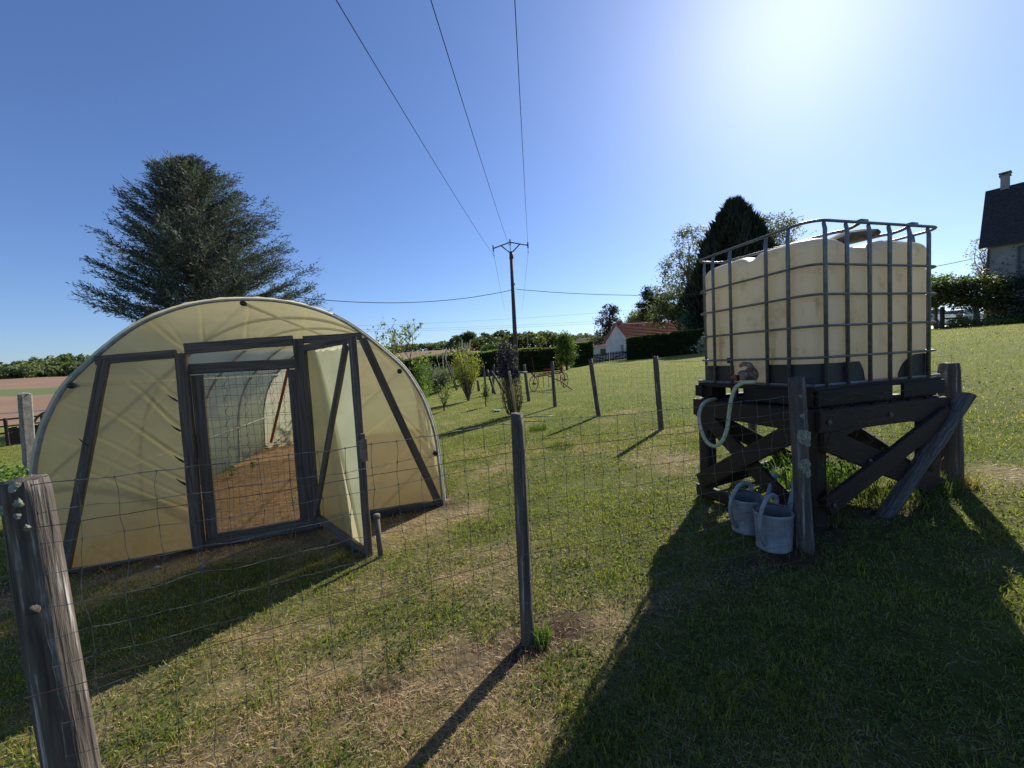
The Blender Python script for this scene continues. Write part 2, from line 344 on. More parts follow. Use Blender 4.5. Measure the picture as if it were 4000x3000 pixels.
def gfront(x, y):
    u = (x-GC.x)*GU.x+(y-GC.y)*GU.y; v = (x-GC.x)*GV.x+(y-GC.y)*GV.y
    return u, v
def dry_and_shade(x, y):
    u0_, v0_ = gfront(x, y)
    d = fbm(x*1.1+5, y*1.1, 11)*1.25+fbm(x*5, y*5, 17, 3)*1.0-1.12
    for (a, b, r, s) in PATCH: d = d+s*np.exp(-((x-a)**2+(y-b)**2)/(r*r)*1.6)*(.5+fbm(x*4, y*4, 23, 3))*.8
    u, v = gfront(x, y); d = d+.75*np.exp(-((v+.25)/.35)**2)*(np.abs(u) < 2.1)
    d = d+.40*np.exp(-(fence_d(x, y)/.14)**2)+.42*((v0_ < 0)&(v0_ > -2.2)&(u0_ < 1.2)&(u0_ > -3))*np.clip(fbm(x*2.1, y*2.1, 131, 3)*1.6-.35, 0, 1)  # last term paints the brown of the tunnel's cast shadow into the turf
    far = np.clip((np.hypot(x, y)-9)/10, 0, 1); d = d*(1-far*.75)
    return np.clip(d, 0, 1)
def baresoil(x, y):
    u, v = gfront(x, y); s = (.9*((np.abs(u) < 1.75)&(v > -.06)&(v < GL)))
    s = np.maximum(s, .85*np.exp(-((v+.05)/.2)**2)*(np.abs(u) < 1.9))
    s = np.maximum(s, 1.3*np.exp(-((fence_d(x, y)-.06)/.085)**2)*np.clip(fbm(x*4, y*4, 31, 3)*2.4-.6, 0, 1))
    return np.clip(s, 0, 1)
C_GREEN = np.array((.115, .128, .028)); C_LUSH = np.array((.085, .122, .018)); C_DRY = np.array((.52, .38, .22)); C_SOIL = np.array((.060, .040, .026)); C_FIELD = np.array((.235, .155, .105))
def groundcolor(x, y):
    dr = dry_and_shade(x, y)[:, None]; lush = np.clip(fbm(x*.5, y*.5, 41)*2-.6, 0, 1)[:, None]
    c = C_GREEN*(1-lush)+C_LUSH*lush; c = c*(.75+.5*fbm(x*3, y*3, 47)[:, None])
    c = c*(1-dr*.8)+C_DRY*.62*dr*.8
    near = np.clip(1-np.hypot(x, y)/10, 0, 1)[:, None]; c = c*(1-near*.6)+np.array((.035, .027, .015))*near*.6   # thatch and earth tone, with self-shading between near blades painted in
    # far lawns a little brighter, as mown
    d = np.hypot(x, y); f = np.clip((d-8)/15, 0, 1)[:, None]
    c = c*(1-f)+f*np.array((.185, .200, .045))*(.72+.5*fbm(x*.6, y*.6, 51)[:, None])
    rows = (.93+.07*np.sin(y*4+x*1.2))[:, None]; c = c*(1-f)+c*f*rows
    s = baresoil(x, y)[:, None]; c = c*(1-s)+C_SOIL*s
    u, v = gfront(x, y); ins = ((np.abs(u) < 1.7)&(v > .05)&(v < GL))[:, None]; c = np.where(ins, np.array((.30, .195, .12)), c)
    # arable fields across the valley
    wob = 6*(fbm(x*.02, y*.02, 61)-.5)
    brown = ((y > 38+wob)&(y < 112+wob*2)&(x < -14-.12*y))|((y > 152+wob)&(y < 400)&(x < 30))|((y > 58)&(y < 400)&(x < 12)&(x > -60))
    strip = (y > 112+wob)&(y < 152+wob)&(x < -60)
    c = np.where(brown[:, None], C_FIELD*(.85+.3*fbm(x*.06, y*.06, 71)[:, None]), c)
    c = np.where(strip[:, None], np.array((.12, .15, .06)), c)
    return c
n1 = 460
s_ = np.linspace(-1, 1, n1); gx = 4.5*np.sinh(s_*5.6)/1.0; gy = 4.5*np.sinh(s_*5.6)+2.0
X, Y = np.meshgrid(gx, gy); Z = terr(X, Y)
# crumbly turned earth inside the tunnel and along the fence foot
sB = baresoil(X.ravel(), Y.ravel()).reshape(X.shape); Z = Z+sB*(fbm(X*9, Y*9, 81)-.5)*.06*(np.hypot(X, Y) < 14)
idx = np.arange(n1*n1).reshape(n1, n1)
Fq = np.stack([idx[:-1, :-1].ravel(), idx[:-1, 1:].ravel(), idx[1:, 1:].ravel(), idx[1:, :-1].ravel()], 1)
def groundmat():
    m, n, b, out = newmat('ground_turf'); a = n.nodes.new('ShaderNodeAttribute'); a.attribute_name = 'col'
    tc = n.nodes.new('ShaderNodeTexCoord'); no = n.nodes.new('ShaderNodeTexNoise'); no.inputs['Scale'].default_value = 9; no.inputs['Detail'].default_value = 9; no.inputs['Roughness'].default_value = .75
    n.links.new(tc.outputs['Object'], no.inputs[0]); r = ramp(n, [(.3, (.5, .5, .5)), (.7, (1.45, 1.45, 1.4))]); n.links.new(no.outputs['Fac'], r.inputs[0])
    mx = n.nodes.new('ShaderNodeMixRGB'); mx.blend_type = 'MULTIPLY'; mx.inputs[0].default_value = 1; n.links.new(a.outputs['Color'], mx.inputs[1]); n.links.new(r.outputs[0], mx.inputs[2])
    n.links.new(mx.outputs[0], b.inputs['Base Color']); b.inputs['Roughness'].default_value = 1; b.inputs['Specular IOR Level'].default_value = .1
    n2 = n.nodes.new('ShaderNodeTexNoise'); n2.inputs['Scale'].default_value = 22; n2.inputs['Detail'].default_value = 8; n.links.new(tc.outputs['Object'], n2.inputs[0])
    bm = n.nodes.new('ShaderNodeBump'); bm.inputs['Strength'].default_value = .8; bm.inputs['Distance'].default_value = .03; n.links.new(n2.outputs['Fac'], bm.inputs['Height']); n.links.new(bm.outputs[0], b.inputs['Normal'])
    return m
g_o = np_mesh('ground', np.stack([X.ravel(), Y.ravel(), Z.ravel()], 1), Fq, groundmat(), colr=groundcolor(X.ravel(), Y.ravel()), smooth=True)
tag(g_o, 'mown lawn, bare tunnel soil and ploughed fields beyond', kind='structure')
g_o['category'] = 'ground'

# ------------------------------------------------------------------ grass, straw and weeds (uncountable)
rg = np.random.default_rng(7)
def blades(x, y, hgt, wid, lean, colr, seg=True, rng=rg, zoff=-.004, aim=None):
    n = len(x); z = terr(x, y)+zoff; th = rng.uniform(0, 2*np.pi, n); ph = rng.uniform(0, 2*np.pi, n) if aim is None else aim
    wx = np.cos(th)*wid/2; wy = np.sin(th)*wid/2; lx = np.cos(ph)*lean; ly = np.sin(ph)*lean
    B0 = np.stack([x-wx, y-wy, z], 1); B1 = np.stack([x+wx, y+wy, z], 1)
    hz = hgt
    if seg:
        M0 = np.stack([x-wx*.8+lx*.35, y-wy*.8+ly*.35, z+hz*.6], 1); M1 = np.stack([x+wx*.8+lx*.35, y+wy*.8+ly*.35, z+hz*.6], 1)
        Tp = np.stack([x+lx, y+ly, z+hz], 1); Vv = np.stack([B0, B1, M0, M1, Tp], 1).reshape(-1, 3); k = np.arange(n)[:, None]*5
        Fv = np.concatenate([k+[0, 1, 3], k+[0, 3, 2], k+[2, 3, 4]], 0); cc = np.repeat(colr, 5, 0)
    else:
        Tp = np.stack([x+lx, y+ly, z+hz], 1); Vv = np.stack([B0, B1, Tp], 1).reshape(-1, 3); Fv = np.arange(n*3).reshape(-1, 3); cc = np.repeat(colr, 3, 0)
    return Vv, Fv, cc
def merge(parts):
    Vs, Fs, Cs, o = [], [], [], 0
    for v, f, c in parts: Vs.append(v); Fs.append(f+o); Cs.append(c); o += len(v)
    return np.concatenate(Vs), np.concatenate(Fs), np.concatenate(Cs)
def sample(n, r0, r1, amin=-64, amax=64):
    r = np.exp(rg.uniform(np.log(r0), np.log(r1), n)); a = np.radians(rg.uniform(amin, amax, n)); return r*np.sin(a), r*np.cos(a)
def outside(x, y):
    u, v = gfront(x, y); return ~((np.abs(u) < 1.72)&(v > -.03)&(v < GL+.05))
def bladecol(x, y):
    n = len(x); dr = dry_and_shade(x, y); isdry = rg.random(n) < (.24+.74*dr)*np.clip(1.25-np.hypot(x, y)/14, .25, 1)
    k = rg.random((n, 1)); lush = np.clip(fbm(x*.5, y*.5, 41)*2-.6, 0, 1)[:, None]
    gr = (np.array((.060, .088, .012))*(1-k)+np.array((.300, .320, .075))*k)*(1-.25*lush)
    k2 = rg.random((n, 1)); st = np.array((.60, .45, .27))*(1-k2)+np.array((.34, .23, .13))*k2
    return np.where(isdry[:, None], st, gr), isdry
parts = []
N = 430000; x, y = sample(N, 0.95, 8); cl = fbm(x*9, y*9, 121, 3); k = outside(x, y)&(rg.random(N) > baresoil(x, y)*.8)&(rg.random(N) < .30+2.2*np.clip(cl-.30, 0, 1)); x, y, cl = x[k], y[k], cl[k]
c, dry = bladecol(x, y); n = len(x); r = np.hypot(x, y)
h = (rg.uniform(.008, .034, n)+.022*(rg.random(n) < .06))*(.6+.9*cl)*(1+.6*(fbm(x*2, y*2, 91)-.5))*np.where(dry, .45, 1); parts.append(blades(x, y, h, rg.uniform(.0022, .0045, n)*(.7+.35*r/2), np.where(dry, rg.uniform(.02, .05, n), rg.uniform(.004, .028, n)), c))
N = 130000; x, y = sample(N, 6, 34); k = outside(x, y); x, y = x[k], y[k]; c, dry = bladecol(x, y); c = c*1.1; n = len(x); r = np.hypot(x, y)
farlush = np.clip((r-9)/10, 0, 1)[:, None]; c = c*(1-farlush)+np.where(dry[:, None], c, c*np.array((1.0, .95, 1.1)))*farlush
parts.append(blades(x, y, rg.uniform(.015, .05, n)*(1+r*.01), .006*(r/6), rg.uniform(.005, .03, n), c, seg=False))
v_, f_, c_ = merge(parts)
tag(np_mesh('grass', v_, f_, m_grass, colr=c_), 'short mown grass mixed with dry straw', 'grass', kind='stuff')

# flat broad-leaved weeds and clover
def discs(x, y, z, size, colr, tilt=.5, rng=rg, asp=1.0, n=None):
    n = len(x); th = rng.uniform(0, 2*np.pi, n); nz = np.stack([rng.normal(0, tilt, n), rng.normal(0, tilt, n), np.ones(n)], 1); nz /= np.linalg.norm(nz, axis=1)[:, None]
    a = np.stack([np.cos(th), np.sin(th), np.zeros(n)], 1); a = a-nz*(a*nz).sum(1)[:, None]; a /= np.linalg.norm(a, axis=1)[:, None]; b = np.cross(nz, a)
    P = np.stack([x, y, z], 1); s = size[:, None] if hasattr(size, '__len__') else size
    vs = np.stack([P-a*s, P-a*s*.2+b*s*.55*asp, P+a*s*.55+b*s*.5*asp, P+a*s, P+a*s*.55-b*s*.5*asp, P-a*s*.2-b*s*.55*asp], 1).reshape(-1, 3)
    k = np.arange(n)[:, None]*6; Fv = np.concatenate([k+[0, 1, 5], k+[1, 2, 5], k+[2, 4, 5], k+[2, 3, 4]], 0)
    return vs, Fv, np.repeat(colr, 6, 0)
N = 60000; x, y = sample(N, .95, 12); msk = fbm(x*1.6, y*1.6, 101)+.25*fbm(x*7, y*7, 103); k = outside(x, y)&(msk > .60)&(dry_and_shade(x, y) < .55)&(rg.random(len(x)) > baresoil(x, y)); x, y = x[k], y[k]; n = len(x)
kk = rg.random((n, 1)); c = np.array((.045, .085, .016))*(1-kk)+np.array((.12, .17, .04))*kk; r = np.hypot(x, y)
v_, f_, c_ = discs(x, y, terr(x, y)+rg.uniform(.006, .03, n), rg.uniform(.004, .010, n)*(.8+.12*r), c, .55)
tag(np_mesh('clover', v_, f_, m_clover, colr=c_), 'patches of dark clover and broad weeds in the lawn', 'weeds', kind='stuff')
# loose straw lying flat
N = 26000; x, y = sample(N, .95, 6.5); k = outside(x, y)&(rg.random(N) < .04+.35*dry_and_shade(x, y)**1.5); x, y = x[k], y[k]; n = len(x)
a = rg.uniform(0, np.pi, n); L = rg.uniform(.008, .028, n); z = terr(x, y)+rg.uniform(.004, .018, n); wd = rg.uniform(.0006, .0012, n)*(1+np.hypot(x, y)*.2)
dx, dy = np.cos(a)*L, np.sin(a)*L; ox, oy = -np.sin(a)*wd, np.cos(a)*wd; dz = rg.normal(0, .006, n)
vv = np.stack([np.stack([x-dx-ox, y-dy-oy, z-dz], 1), np.stack([x+dx-ox, y+dy-oy, z+dz], 1), np.stack([x+dx+ox, y+dy+oy, z+dz], 1), np.stack([x-dx+ox, y-dy+oy, z-dz], 1)], 1).reshape(-1, 3)
k2 = rg.random((n, 1)); cs = np.array((.50, .40, .24))*(1-k2)+np.array((.26, .19, .11))*k2
tag(np_mesh('straw', vv, np.arange(n*4).reshape(-1, 4), m_grass, colr=np.repeat(cs, 4, 0)), 'loose dry straw scattered over the turf', 'straw', kind='stuff')

# ================================================================== polytunnel greenhouse
AP = [(0, .722), (.3, .700), (.55, .640), (.8, .530), (1.0, .388), (1.2, .205), (1.385, .010), (1.5, -.185), (1.59, -.40), (1.665, -.72), (1.69, -1.10), (1.71, -1.62)]
AU = np.array([a[0] for a in AP]); AZ = np.array([a[1] for a in AP])
def _arch_curve(n=60):
    pts = [(-u, z) for u, z in AP[::-1]]+AP[1:]; P = np.array(pts); out = []
    m = len(P)
    for i in range(m-1):
        p0 = P[max(i-1, 0)]; p1 = P[i]; p2 = P[i+1]; p3 = P[min(i+2, m-1)]
        for t in np.linspace(0, 1, 5, endpoint=False):
            out.append(.5*((2*p1)+(-p0+p2)*t+(2*p0-5*p1+4*p2-p3)*t*t+(-p0+3*p1-3*p2+p3)*t**3))
    out.append(P[-1]); return np.array(out)
ARCH = _arch_curve()
def arch_z(u):                            # height of the arch over u
    h = len(ARCH)//2; return np.interp(np.abs(u), ARCH[h:, 0], ARCH[h:, 1])
def gslope(v): return 0.0
tun = empty('polytunnel', GC+Vector((0, 0, T1(GC.x, GC.y))), 'arched greenhouse tunnel in yellowed milky film with an open timber door', 'greenhouse')
hoop_label = True
for i, v in enumerate([0.015, 1.4, 2.8, 4.2, 5.6]):
    MB().tube([gh(u*.992, v, z-.012) for u, z in ARCH], .0145 if i == 0 else .020, 8).build('hoop', m_tube, tun, True)
for (u, z) in ((0, .70), (-1.34, .03), (1.36, .0), (-1.67, -.9), (1.665, -.88)):
    MB().tube([gh(u*.985, -.02, z-.03), gh(u*.985, 2.8, z-.035), gh(u*.985, 5.62, z-.03)], .0165, 8).build('purlin', m_tube, tun, True)
    MB().lathe(gh(u*.985, -.024, z-.03), [(0, -.016), (.020, -.014), (.026, 0), (.024, .03), (.0, .031)], 12, GV*1).build('end_cap', m_black, tun, True)
# cover sheet over the hoops
nv = 40; hs = len(ARCH); Vc = []; 
for j in range(nv+1):
    v = -.02+(GL+.04)*j/nv
    for i, (u, z) in enumerate(ARCH):
        sag = .014*abs(math.sin(math.pi*v/1.4))*(1 if 4 < i < hs-5 else 0); wr = .006*math.sin(i*1.9+v*6)*math.sin(v*9+i*.7)
        fl = .05*max(0, (-1.0-z))*(1 if u > 0 else .5)
        Vc.append(gh((u*(1-sag*.5)+wr*.6+math.copysign(fl, u)), v, z-sag+.008+wr))
ii = np.arange((nv+1)*hs).reshape(nv+1, hs)
Fc = np.stack([ii[:-1, :-1].ravel(), ii[:-1, 1:].ravel(), ii[1:, 1:].ravel(), ii[1:, :-1].ravel()], 1)
Vc = np.array([tuple(p) for p in Vc]); st = np.clip((-1.0-Vc[:, 2])*.9, 0, .6); st = st+.12*fbm(Vc[:, 0]*2, Vc[:, 1]*2, 5)
np_mesh('cover', Vc, Fc, m_cover, tun, colr=np.stack([st, st*0, st*0], 1), smooth=True)
# end panels: a fine sheet clipped to the arch, pulled into creases
CRE = [((-.50, .27), (-.86, .62), .9), ((-.48, .26), (-.66, .55), .5), ((-.36, .32), (-.37, .68), .8), ((-.02, .36), (.02, .66), .8), ((.42, .34), (.52, .60), .5), ((.1, .37), (.3, .6), .35),
       ((-.575, -.19), (-.86, .12), .6), ((-.575, -.46), (-.95, .0), 1), ((-.575, -.50), (-.86, -.12), .6), ((-.575, -.74), (-1.17, -.20), 1), ((-.575, -.80), (-.9, -.42), .4), ((-.575, -.95), (-1.22, -.46), .7), ((-.575, -1.10), (-1.28, -.60), .5), ((-.575, -1.2), (-1.32, -.76), .8),
       ((-1.22, -.25), (-1.62, -.02), .35), ((-1.30, -.55), (-1.66, -.35), .35), ((-1.37, -.9), (-1.68, -.62), .4), ((-.62, .0), (-1.3, -.95), .25),
       ((.47, .0), (.9, .1), .4), ((.50, -.6), (1.2, -.15), .8), ((.50, -.95), (1.3, -.42), 1), ((.55, -.35), (1.05, .08), .5), ((1.05, .30), (1.35, -.05), .4), ((.9, -1.2), (1.55, -.7), .5), ((1.2, -.3), (1.6, -1.0), .5), ((1.28, -.45), (1.66, -.9), .7)]
def end_panel(v0, door, creases):
    nu, nz = 320, 240; us = np.linspace(-1, 1, nu); ts = np.linspace(0, 1, nz)
    Um = np.repeat((us*1.70)[None, :], nz, 0); top = arch_z(Um[0])
    # between foot and arch; near the sides the column is short
    bot = np.interp(us*1.70, [-1.7, 1.7], [-1.60, -1.47]); Zm = bot[None, :]+(top-bot)[None, :]*ts[:, None]
    off = .010*(fbm(Um*2.2+3, Zm*2.2, 9)-.5)*2; stn = np.zeros_like(Um); crs = np.zeros_like(Um)
    if creases:
        for (a, b, s) in creases:
            ax, az = a; bx, bz = b; vx, vz = bx-ax, bz-az; L2 = vx*vx+vz*vz; t = np.clip(((Um-ax)*vx+(Zm-az)*vz)/L2, 0, 1)
            bow = .007*np.sin(t*np.pi*2); d = ((Um-ax-t*vx)*-vz+(Zm-az-t*vz)*vx)/math.sqrt(L2)-bow; dd = np.hypot(Um-ax-t*vx, Zm-az-t*vz); d = np.where((t > 0)&(t < 1), np.abs(d), dd)
            f = s*(1-.55*t); off = off-.010*f*np.exp(-(d/.012)**2)+.004*f*np.exp(-((d-.03)/.014)**2); crs = np.maximum(crs, .95*f*np.exp(-(d/.0065)**2)+.16*f*np.exp(-(d/.028)**2))
    low = np.clip((-1.02-Zm-.10*(fbm(Um*3, Zm*1.2, 13)-.5))/.45, 0, 1); stn = np.maximum(stn, low*.62)
    stn = stn+.22*np.clip(fbm(Um*1.2, Zm*1.2, 15)-.45, 0, 1)
    P = np.array([tuple(GC) for _ in range(1)])[0]; Q = np.zeros((nz, nu, 3)); vv = v0+off
    for k in range(3): Q[..., k] = GC[k]+GU[k]*Um+GV[k]*vv
    Q[..., 2] = Zm; I = np.arange(nz*nu).reshape(nz, nu)
    F4 = np.stack([I[:-1, :-1], I[:-1, 1:], I[1:, 1:], I[1:, :-1]], -1).reshape(-1, 4)
    uc = Um.ravel()[F4].mean(1); zc = Zm.ravel()[F4].mean(1)
    if door: F4 = F4[~((uc > -.515)&(uc < .425)&(zc < .24))]
    return np_mesh('end_panel', Q.reshape(-1, 3), F4, m_film, tun, colr=np.stack([np.clip(stn, 0, 1).ravel(), np.clip(crs, 0, 1).ravel(), np.zeros(stn.size)], 1), smooth=True)
end_panel(.045, True, CRE)['label'] = 'creased front film panel around the doorway'
end_panel(GL-.02, False, [((-.9, -.4), (.6, .1), .4), ((0, .5), (.3, -.6), .3)])['label'] = 'rear film panel'
for (u_, z_) in ((-.585, -.19), (-.585, -.46), (-.585, -.74), (-.585, -.95), (-1.25, -.52)):
    MB().tube([gh(u_, -.006, z_), gh(u_-.025, -.004, z_+.022), gh(u_-.05, .004, z_+.038), gh(u_-.085, .02, z_+.066)], [.016, .018, .011, .002], 5, True, .4, .1).build('torn_strip', m_black, tun)
# timber of the front
sideU = GU; F = lambda u, z, v=0.0: gh(u, v, z)
def beam(name, a, b, wd, th, side, v=0.0, seg=6, lab=None, parent=None, mat=None):
    o = MB().plank(F(a[0], a[1], v), F(b[0], b[1], v), wd, th, side, seg, jit=.003).build(name, mat or m_frame, parent or tun)
    if lab: o['label'] = lab
    return o
UPV = Vector((0, 0, 1))
beam('stud', (-1.085, .21), (-1.53, -1.60), .075, .04, GU, .005)
beam('stud', (1.005, .315), (1.665, -1.50), .075, .045, GU, .005)
beam('door_post', (-.525, .235), (-.535, -1.62), .085, .07, GU, .0)
beam('door_post', (.425, .330), (.44, -1.54), .085, .07, GU, .0)
beam('header', (-1.15, .205), (-.57, .235), .075, .04, UPV, .01)
beam('header', (-.485, .275), (.385, .318), .095, .05, UPV, -.015)
beam('header', (.385+.085, .320), (1.00, .340), .07, .04, UPV, .01)
beam('sill_board', (.50, -1.455), (1.60, -1.455), .085, .035, UPV, -.01)
beam('sill_board', (-1.60, -1.615), (-.58, -1.60), .09, .035, UPV, .012)
beam('threshold', (-.49, -1.585), (.395, -1.545), .15, .06, UPV, .02)
# inner gate of timber and welded mesh, shut
inn = beam('mesh_gate', (-.485, .090), (.385, .098), .095, .035, UPV, .03, lab='timber gate filled with welded mesh')
for a, b, wd in (((-.435, .035), (-.435, -1.47), .095), ((.345, .045), (.345, -1.47), .075), ((-.485, -1.49), (.385, -1.465), .085)):
    MB().plank(F(a[0], a[1], .035), F(b[0], b[1], .035), wd, .032, UPV if abs(a[1]-b[1]) < .2 else GU, 5, .002).build('gate_rail', m_frame, inn)
mm = MB()
for k in range(15):
    u = -.40+k*.055; pts = [F(u+.006*math.sin(j*1.3+k), .06-j*.125, .016+.004*math.sin(j+k*2)) for j in range(13)]; mm.tube(pts, .0014, 4, False)
for k in range(17):
    z = .02-k*.0955; 
    for dz in (0, -.022 if k % 3 == 1 else None):
        if dz is None: continue
        mm.tube([F(-.40+j*.08, z+dz+.006*math.sin(j*1.7+k*2.1), .014+.004*math.cos(j+k)) for j in range(10)], .0014, 4, False)
mm.build('welded_mesh', m_wire, inn)
# outer door leaf swung out to the right
HX = F(.47, 0, -.035); DE = Vector((-1.21, 3.06, 0)); DD = (DE-Vector((HX.x, HX.y, 0))); DL = DD.length; DU = DD.normalized(); DN = Vector((0, 0, 1)).cross(DU)
def D(s, z, o=0): return Vector((HX.x, HX.y, 0))+DU*s+DN*o+Vector((0, 0, z))
door = MB().plank(D(DL, .262), D(DL, -1.50), .062, .045, DU, 8, .002).build('door_leaf', m_frame, tun); door['label'] = 'open outer door leaf with film stretched over a diagonal brace'
MB().plank(D(.03, .27), D(.03, -1.44), .05, .04, DU, 6, .002).build('door_stile', m_frame, door)
MB().plank(D(.055, .235), D(DL-.03, .245), .06, .035, UPV, 5, .002).build('door_rail', m_frame, door)
MB().plank(D(.055, -1.405), D(DL-.03, -1.465), .07, .035, UPV, 5, .002).build('door_rail', m_frame, door)
MB().plank(D(.06, -1.36, -.03), D(DL-.06, .20, -.03), .06, .03, UPV, 6, .002).build('door_brace', m_frame, door)
nu, nz = 40, 80; Q = []; stn = []
for j in range(nz):
    for i in range(nu):
        a, t = i/(nu-1), j/(nz-1); z = -1.43+t*1.66; fold = .012*math.sin(a*40)*max(0, t-.85)*6
        o = .022+.010*math.sin(a*5+t*3)+fold; Q.append(tuple(D(.02+a*(DL-.04), z, o))); stn.append(.75*max(0, .30-t)*2.2+.1*math.sin(a*3)**2)
I = np.arange(nz*nu).reshape(nz, nu); F4 = np.stack([I[:-1, :-1], I[:-1, 1:], I[1:, 1:], I[1:, :-1]], -1).reshape(-1, 4)
np_mesh('door_film', np.array(Q), F4, m_doorfilm, door, colr=np.stack([np.array(stn), np.zeros(len(stn)), np.zeros(len(stn))], 1), smooth=True)
# second, whiter layer of film folded over part of the leaf
Q = []; stn = []
for j in range(nz):
    for i in range(16):
        a, t = i/15, j/(nz-1); z = -1.43+t*1.63; left = .36*DL*1.0*(1-t)**.8*1.1+.22*DL; left = min(left+.22*DL*(1-t), DL*.86) ; s = left+(DL-.03-left)*a
        Q.append(tuple(D(s, z, .032+.010*math.sin(a*7+t*4)+.010*math.sin(a*50)*max(0, t-.9)*9))); stn.append(0)
I = np.arange(nz*16).reshape(nz, 16); F4 = np.stack([I[:-1, :-1], I[:-1, 1:], I[1:, 1:], I[1:, :-1]], -1).reshape(-1, 4)
np_mesh('film_fold', np.array(Q), F4, filmmat('white_film_fold', (.50, .56, .53), (.42, .46, .46), .16), door, colr=np.zeros((len(Q), 3)), smooth=True)
MB().box(D(DL+.045, -.62), DU*.018, DN*.022, UPV*.085).box(D(DL+.03, -.52), DU*.03, DN*.012, UPV*.03).build('latch_block', m_brown, door)
MB().tube([D(DL+.026, .24-.03*i, -.026) for i in range(28)], [.006 if i % 2 else .003 for i in range(28)], 6).build('chain', m_steel, door)
# white retaining strip down the right hand edge of the cover
MB().tube([gh(u*1.004, -.012, z+.006) for u, z in ARCH if u > .75], .008, 6).build('film_clip', m_white, tun, True)

# things inside and around the tunnel
def inside_ground(u, v): p = gh(u, v, 0); return G(p.x, p.y)
o = MB().plank(at(1058, 1717, 8.2)+V3(0, 0, -.05), at(1128, 1432, 7.2), .05, .05, GU, 6).build('prop', m_rust); tag(o, 'rust red steel prop leaning inside the greenhouse near its far end', 'prop')
def spiral(px, top, bot, y, lab):
    A = at(px, top, y); B = at(px+(bot-top)*.055, bot, y); n = 60
    pts = [A.lerp(B, i/n)+GU*(.022*math.sin(i*.85))+GV*(.022*math.cos(i*.85)) for i in range(n+1)]
    o = MB().tube(pts, .004, 5).build('spiral_stake', m_steel, None, True); tag(o, lab, 'plant stake', 'spiral tomato stakes inside the greenhouse')
for px, t_, b_, y_, l_ in ((880, 1470, 1885, 5.3, 'leftmost spiral steel plant stake, standing behind the mesh gate'), (958, 1475, 1795, 6.6, 'second spiral plant stake from the left behind the mesh gate'),
                           (1013, 1460, 1745, 7.6, 'third spiral plant stake, before the last hoop behind the mesh gate'), (1062, 1450, 1722, 8.4, 'spiral plant stake just left of the rust red prop'), (1108, 1520, 1712, 8.2, 'spiral plant stake just right of the rust red prop')):
    spiral(px, t_, b_, y_, l_)
def seedling(P, h, n, lab, cat='seedling', grp=None, colc=(.06, .16, .03), name='seedling', rr=.5):
    r = np.random.default_rng(int(abs(P.x*1000)+abs(P.y*777))); t = r.random(n)**.7; a = r.uniform(0, 2*np.pi, n)
    x = P.x+np.cos(a)*t*h*rr*.5; y = P.y+np.sin(a)*t*h*rr*.5; z = P.z+h*(.25+.75*r.random(n)); c = np.array(colc)*r.uniform(.6, 1.5, (n, 1))
    v1 = discs(x, y, z, r.uniform(.12, .28, n)*h, c, .7, r); stem = MB().tube([P, P+V3(.01, 0, h*.6), P+V3(-.01, .01, h)], .004, 5)
    root = np_mesh(name, v1[0], v1[1], m_leaf, colr=v1[2]); tag(root, lab, cat, grp); stem.build('stem', m_leafstem, root)
m_leafstem = M('green_stem', (.07, .12, .03), (.12, .16, .05), 8, .7, 0)
for (px, py, h, lab) in ((905, 1870, .20, 'thin seedling on the soil at the left inside the greenhouse'), (987, 1840, .16, 'small seedling in the middle of the greenhouse soil bed'), (1100, 1742, .2, 'leafy seedling at the back right of the greenhouse bed'), (1115, 1712, .26, 'tallest seedling against the rear film of the greenhouse'), (1040, 1765, .14, 'tiny seedling between the stakes and the prop')):
    seedling(ground_hit(px, py), h, 12, lab, 'seedling', 'seedlings planted in the greenhouse')
pp = at(1488, 2168, 3.02); pp.z = T1(pp.x, pp.y)
o = empty('pipe_stub', pp, 'short grey pipe standing in the grass beside the open greenhouse door', 'pipe')
MB().tube([pp+V3(0, 0, -.05), pp+V3(-.012, 0, .335)], .021, 14).build('pipe', m_frame, o, True); MB().lathe(pp+V3(-.012, 0, .325), [(.0, .018), (.026, .018), (.027, -.012), (.021, -.014)], 14).build('cap', m_frame, o, True)

# ================================================================== fence posts and mesh
def post_mb(base, top, r0, r1, n=18, seg=16, rough=.06, sink=.15):
    base = Vector(base); top = Vector(top); ax = (top-base).normalized(); b0 = base-ax*sink; m = MB(); vs = []; fs = []; uvs = []; L = (top-b0).length; sx = random.random()*50
    e1 = ax.cross(Vector((0, 1, 0))).normalized(); e2 = ax.cross(e1)
    for i in range(seg+1):
        t = i/seg; R = r0+(r1-r0)*t; bend = Vector((math.sin(t*3+sx), math.cos(t*2.3+sx), 0))*r0*.10
        for k in range(n):
            a = 2*math.pi*k/n; rr = R*(1+rough*(math.sin(a*3+sx)+.6*math.sin(a*7+sx*2+t*2)+.5*math.sin(a*2+t*5+sx)))
            if i == seg: rr *= .94
            vs.append(b0+ax*(L*t)+bend+(e1*math.cos(a)+e2*math.sin(a))*rr+ax*((random.uniform(-1, 1)*.004) if i == seg else 0))
    for i in range(seg):
        for k in range(n):
            fs.append([i*n+k, i*n+(k+1) % n, (i+1)*n+(k+1) % n, (i+1)*n+k]); c = 2*math.pi*r0/n; u0 = L*i/seg+sx; u1 = L*(i+1)/seg+sx
            uvs.append([(u0, k*c), (u0, (k+1)*c), (u1, (k+1)*c), (u1, k*c)])
    c = len(vs); vs.append(b0+ax*(L-.003)+Vector((math.sin(3+sx), math.cos(2.3+sx), 0))*r0*.10)
    for k in range(n): fs.append([seg*n+k, seg*n+(k+1) % n, c]); uvs.append([(sx+.1*math.cos(k), .1*math.sin(k)), (sx+.1*math.cos(k+1), .1*math.sin(k+1)), (sx, 0)])
    m.add(vs, fs, uvs); return m
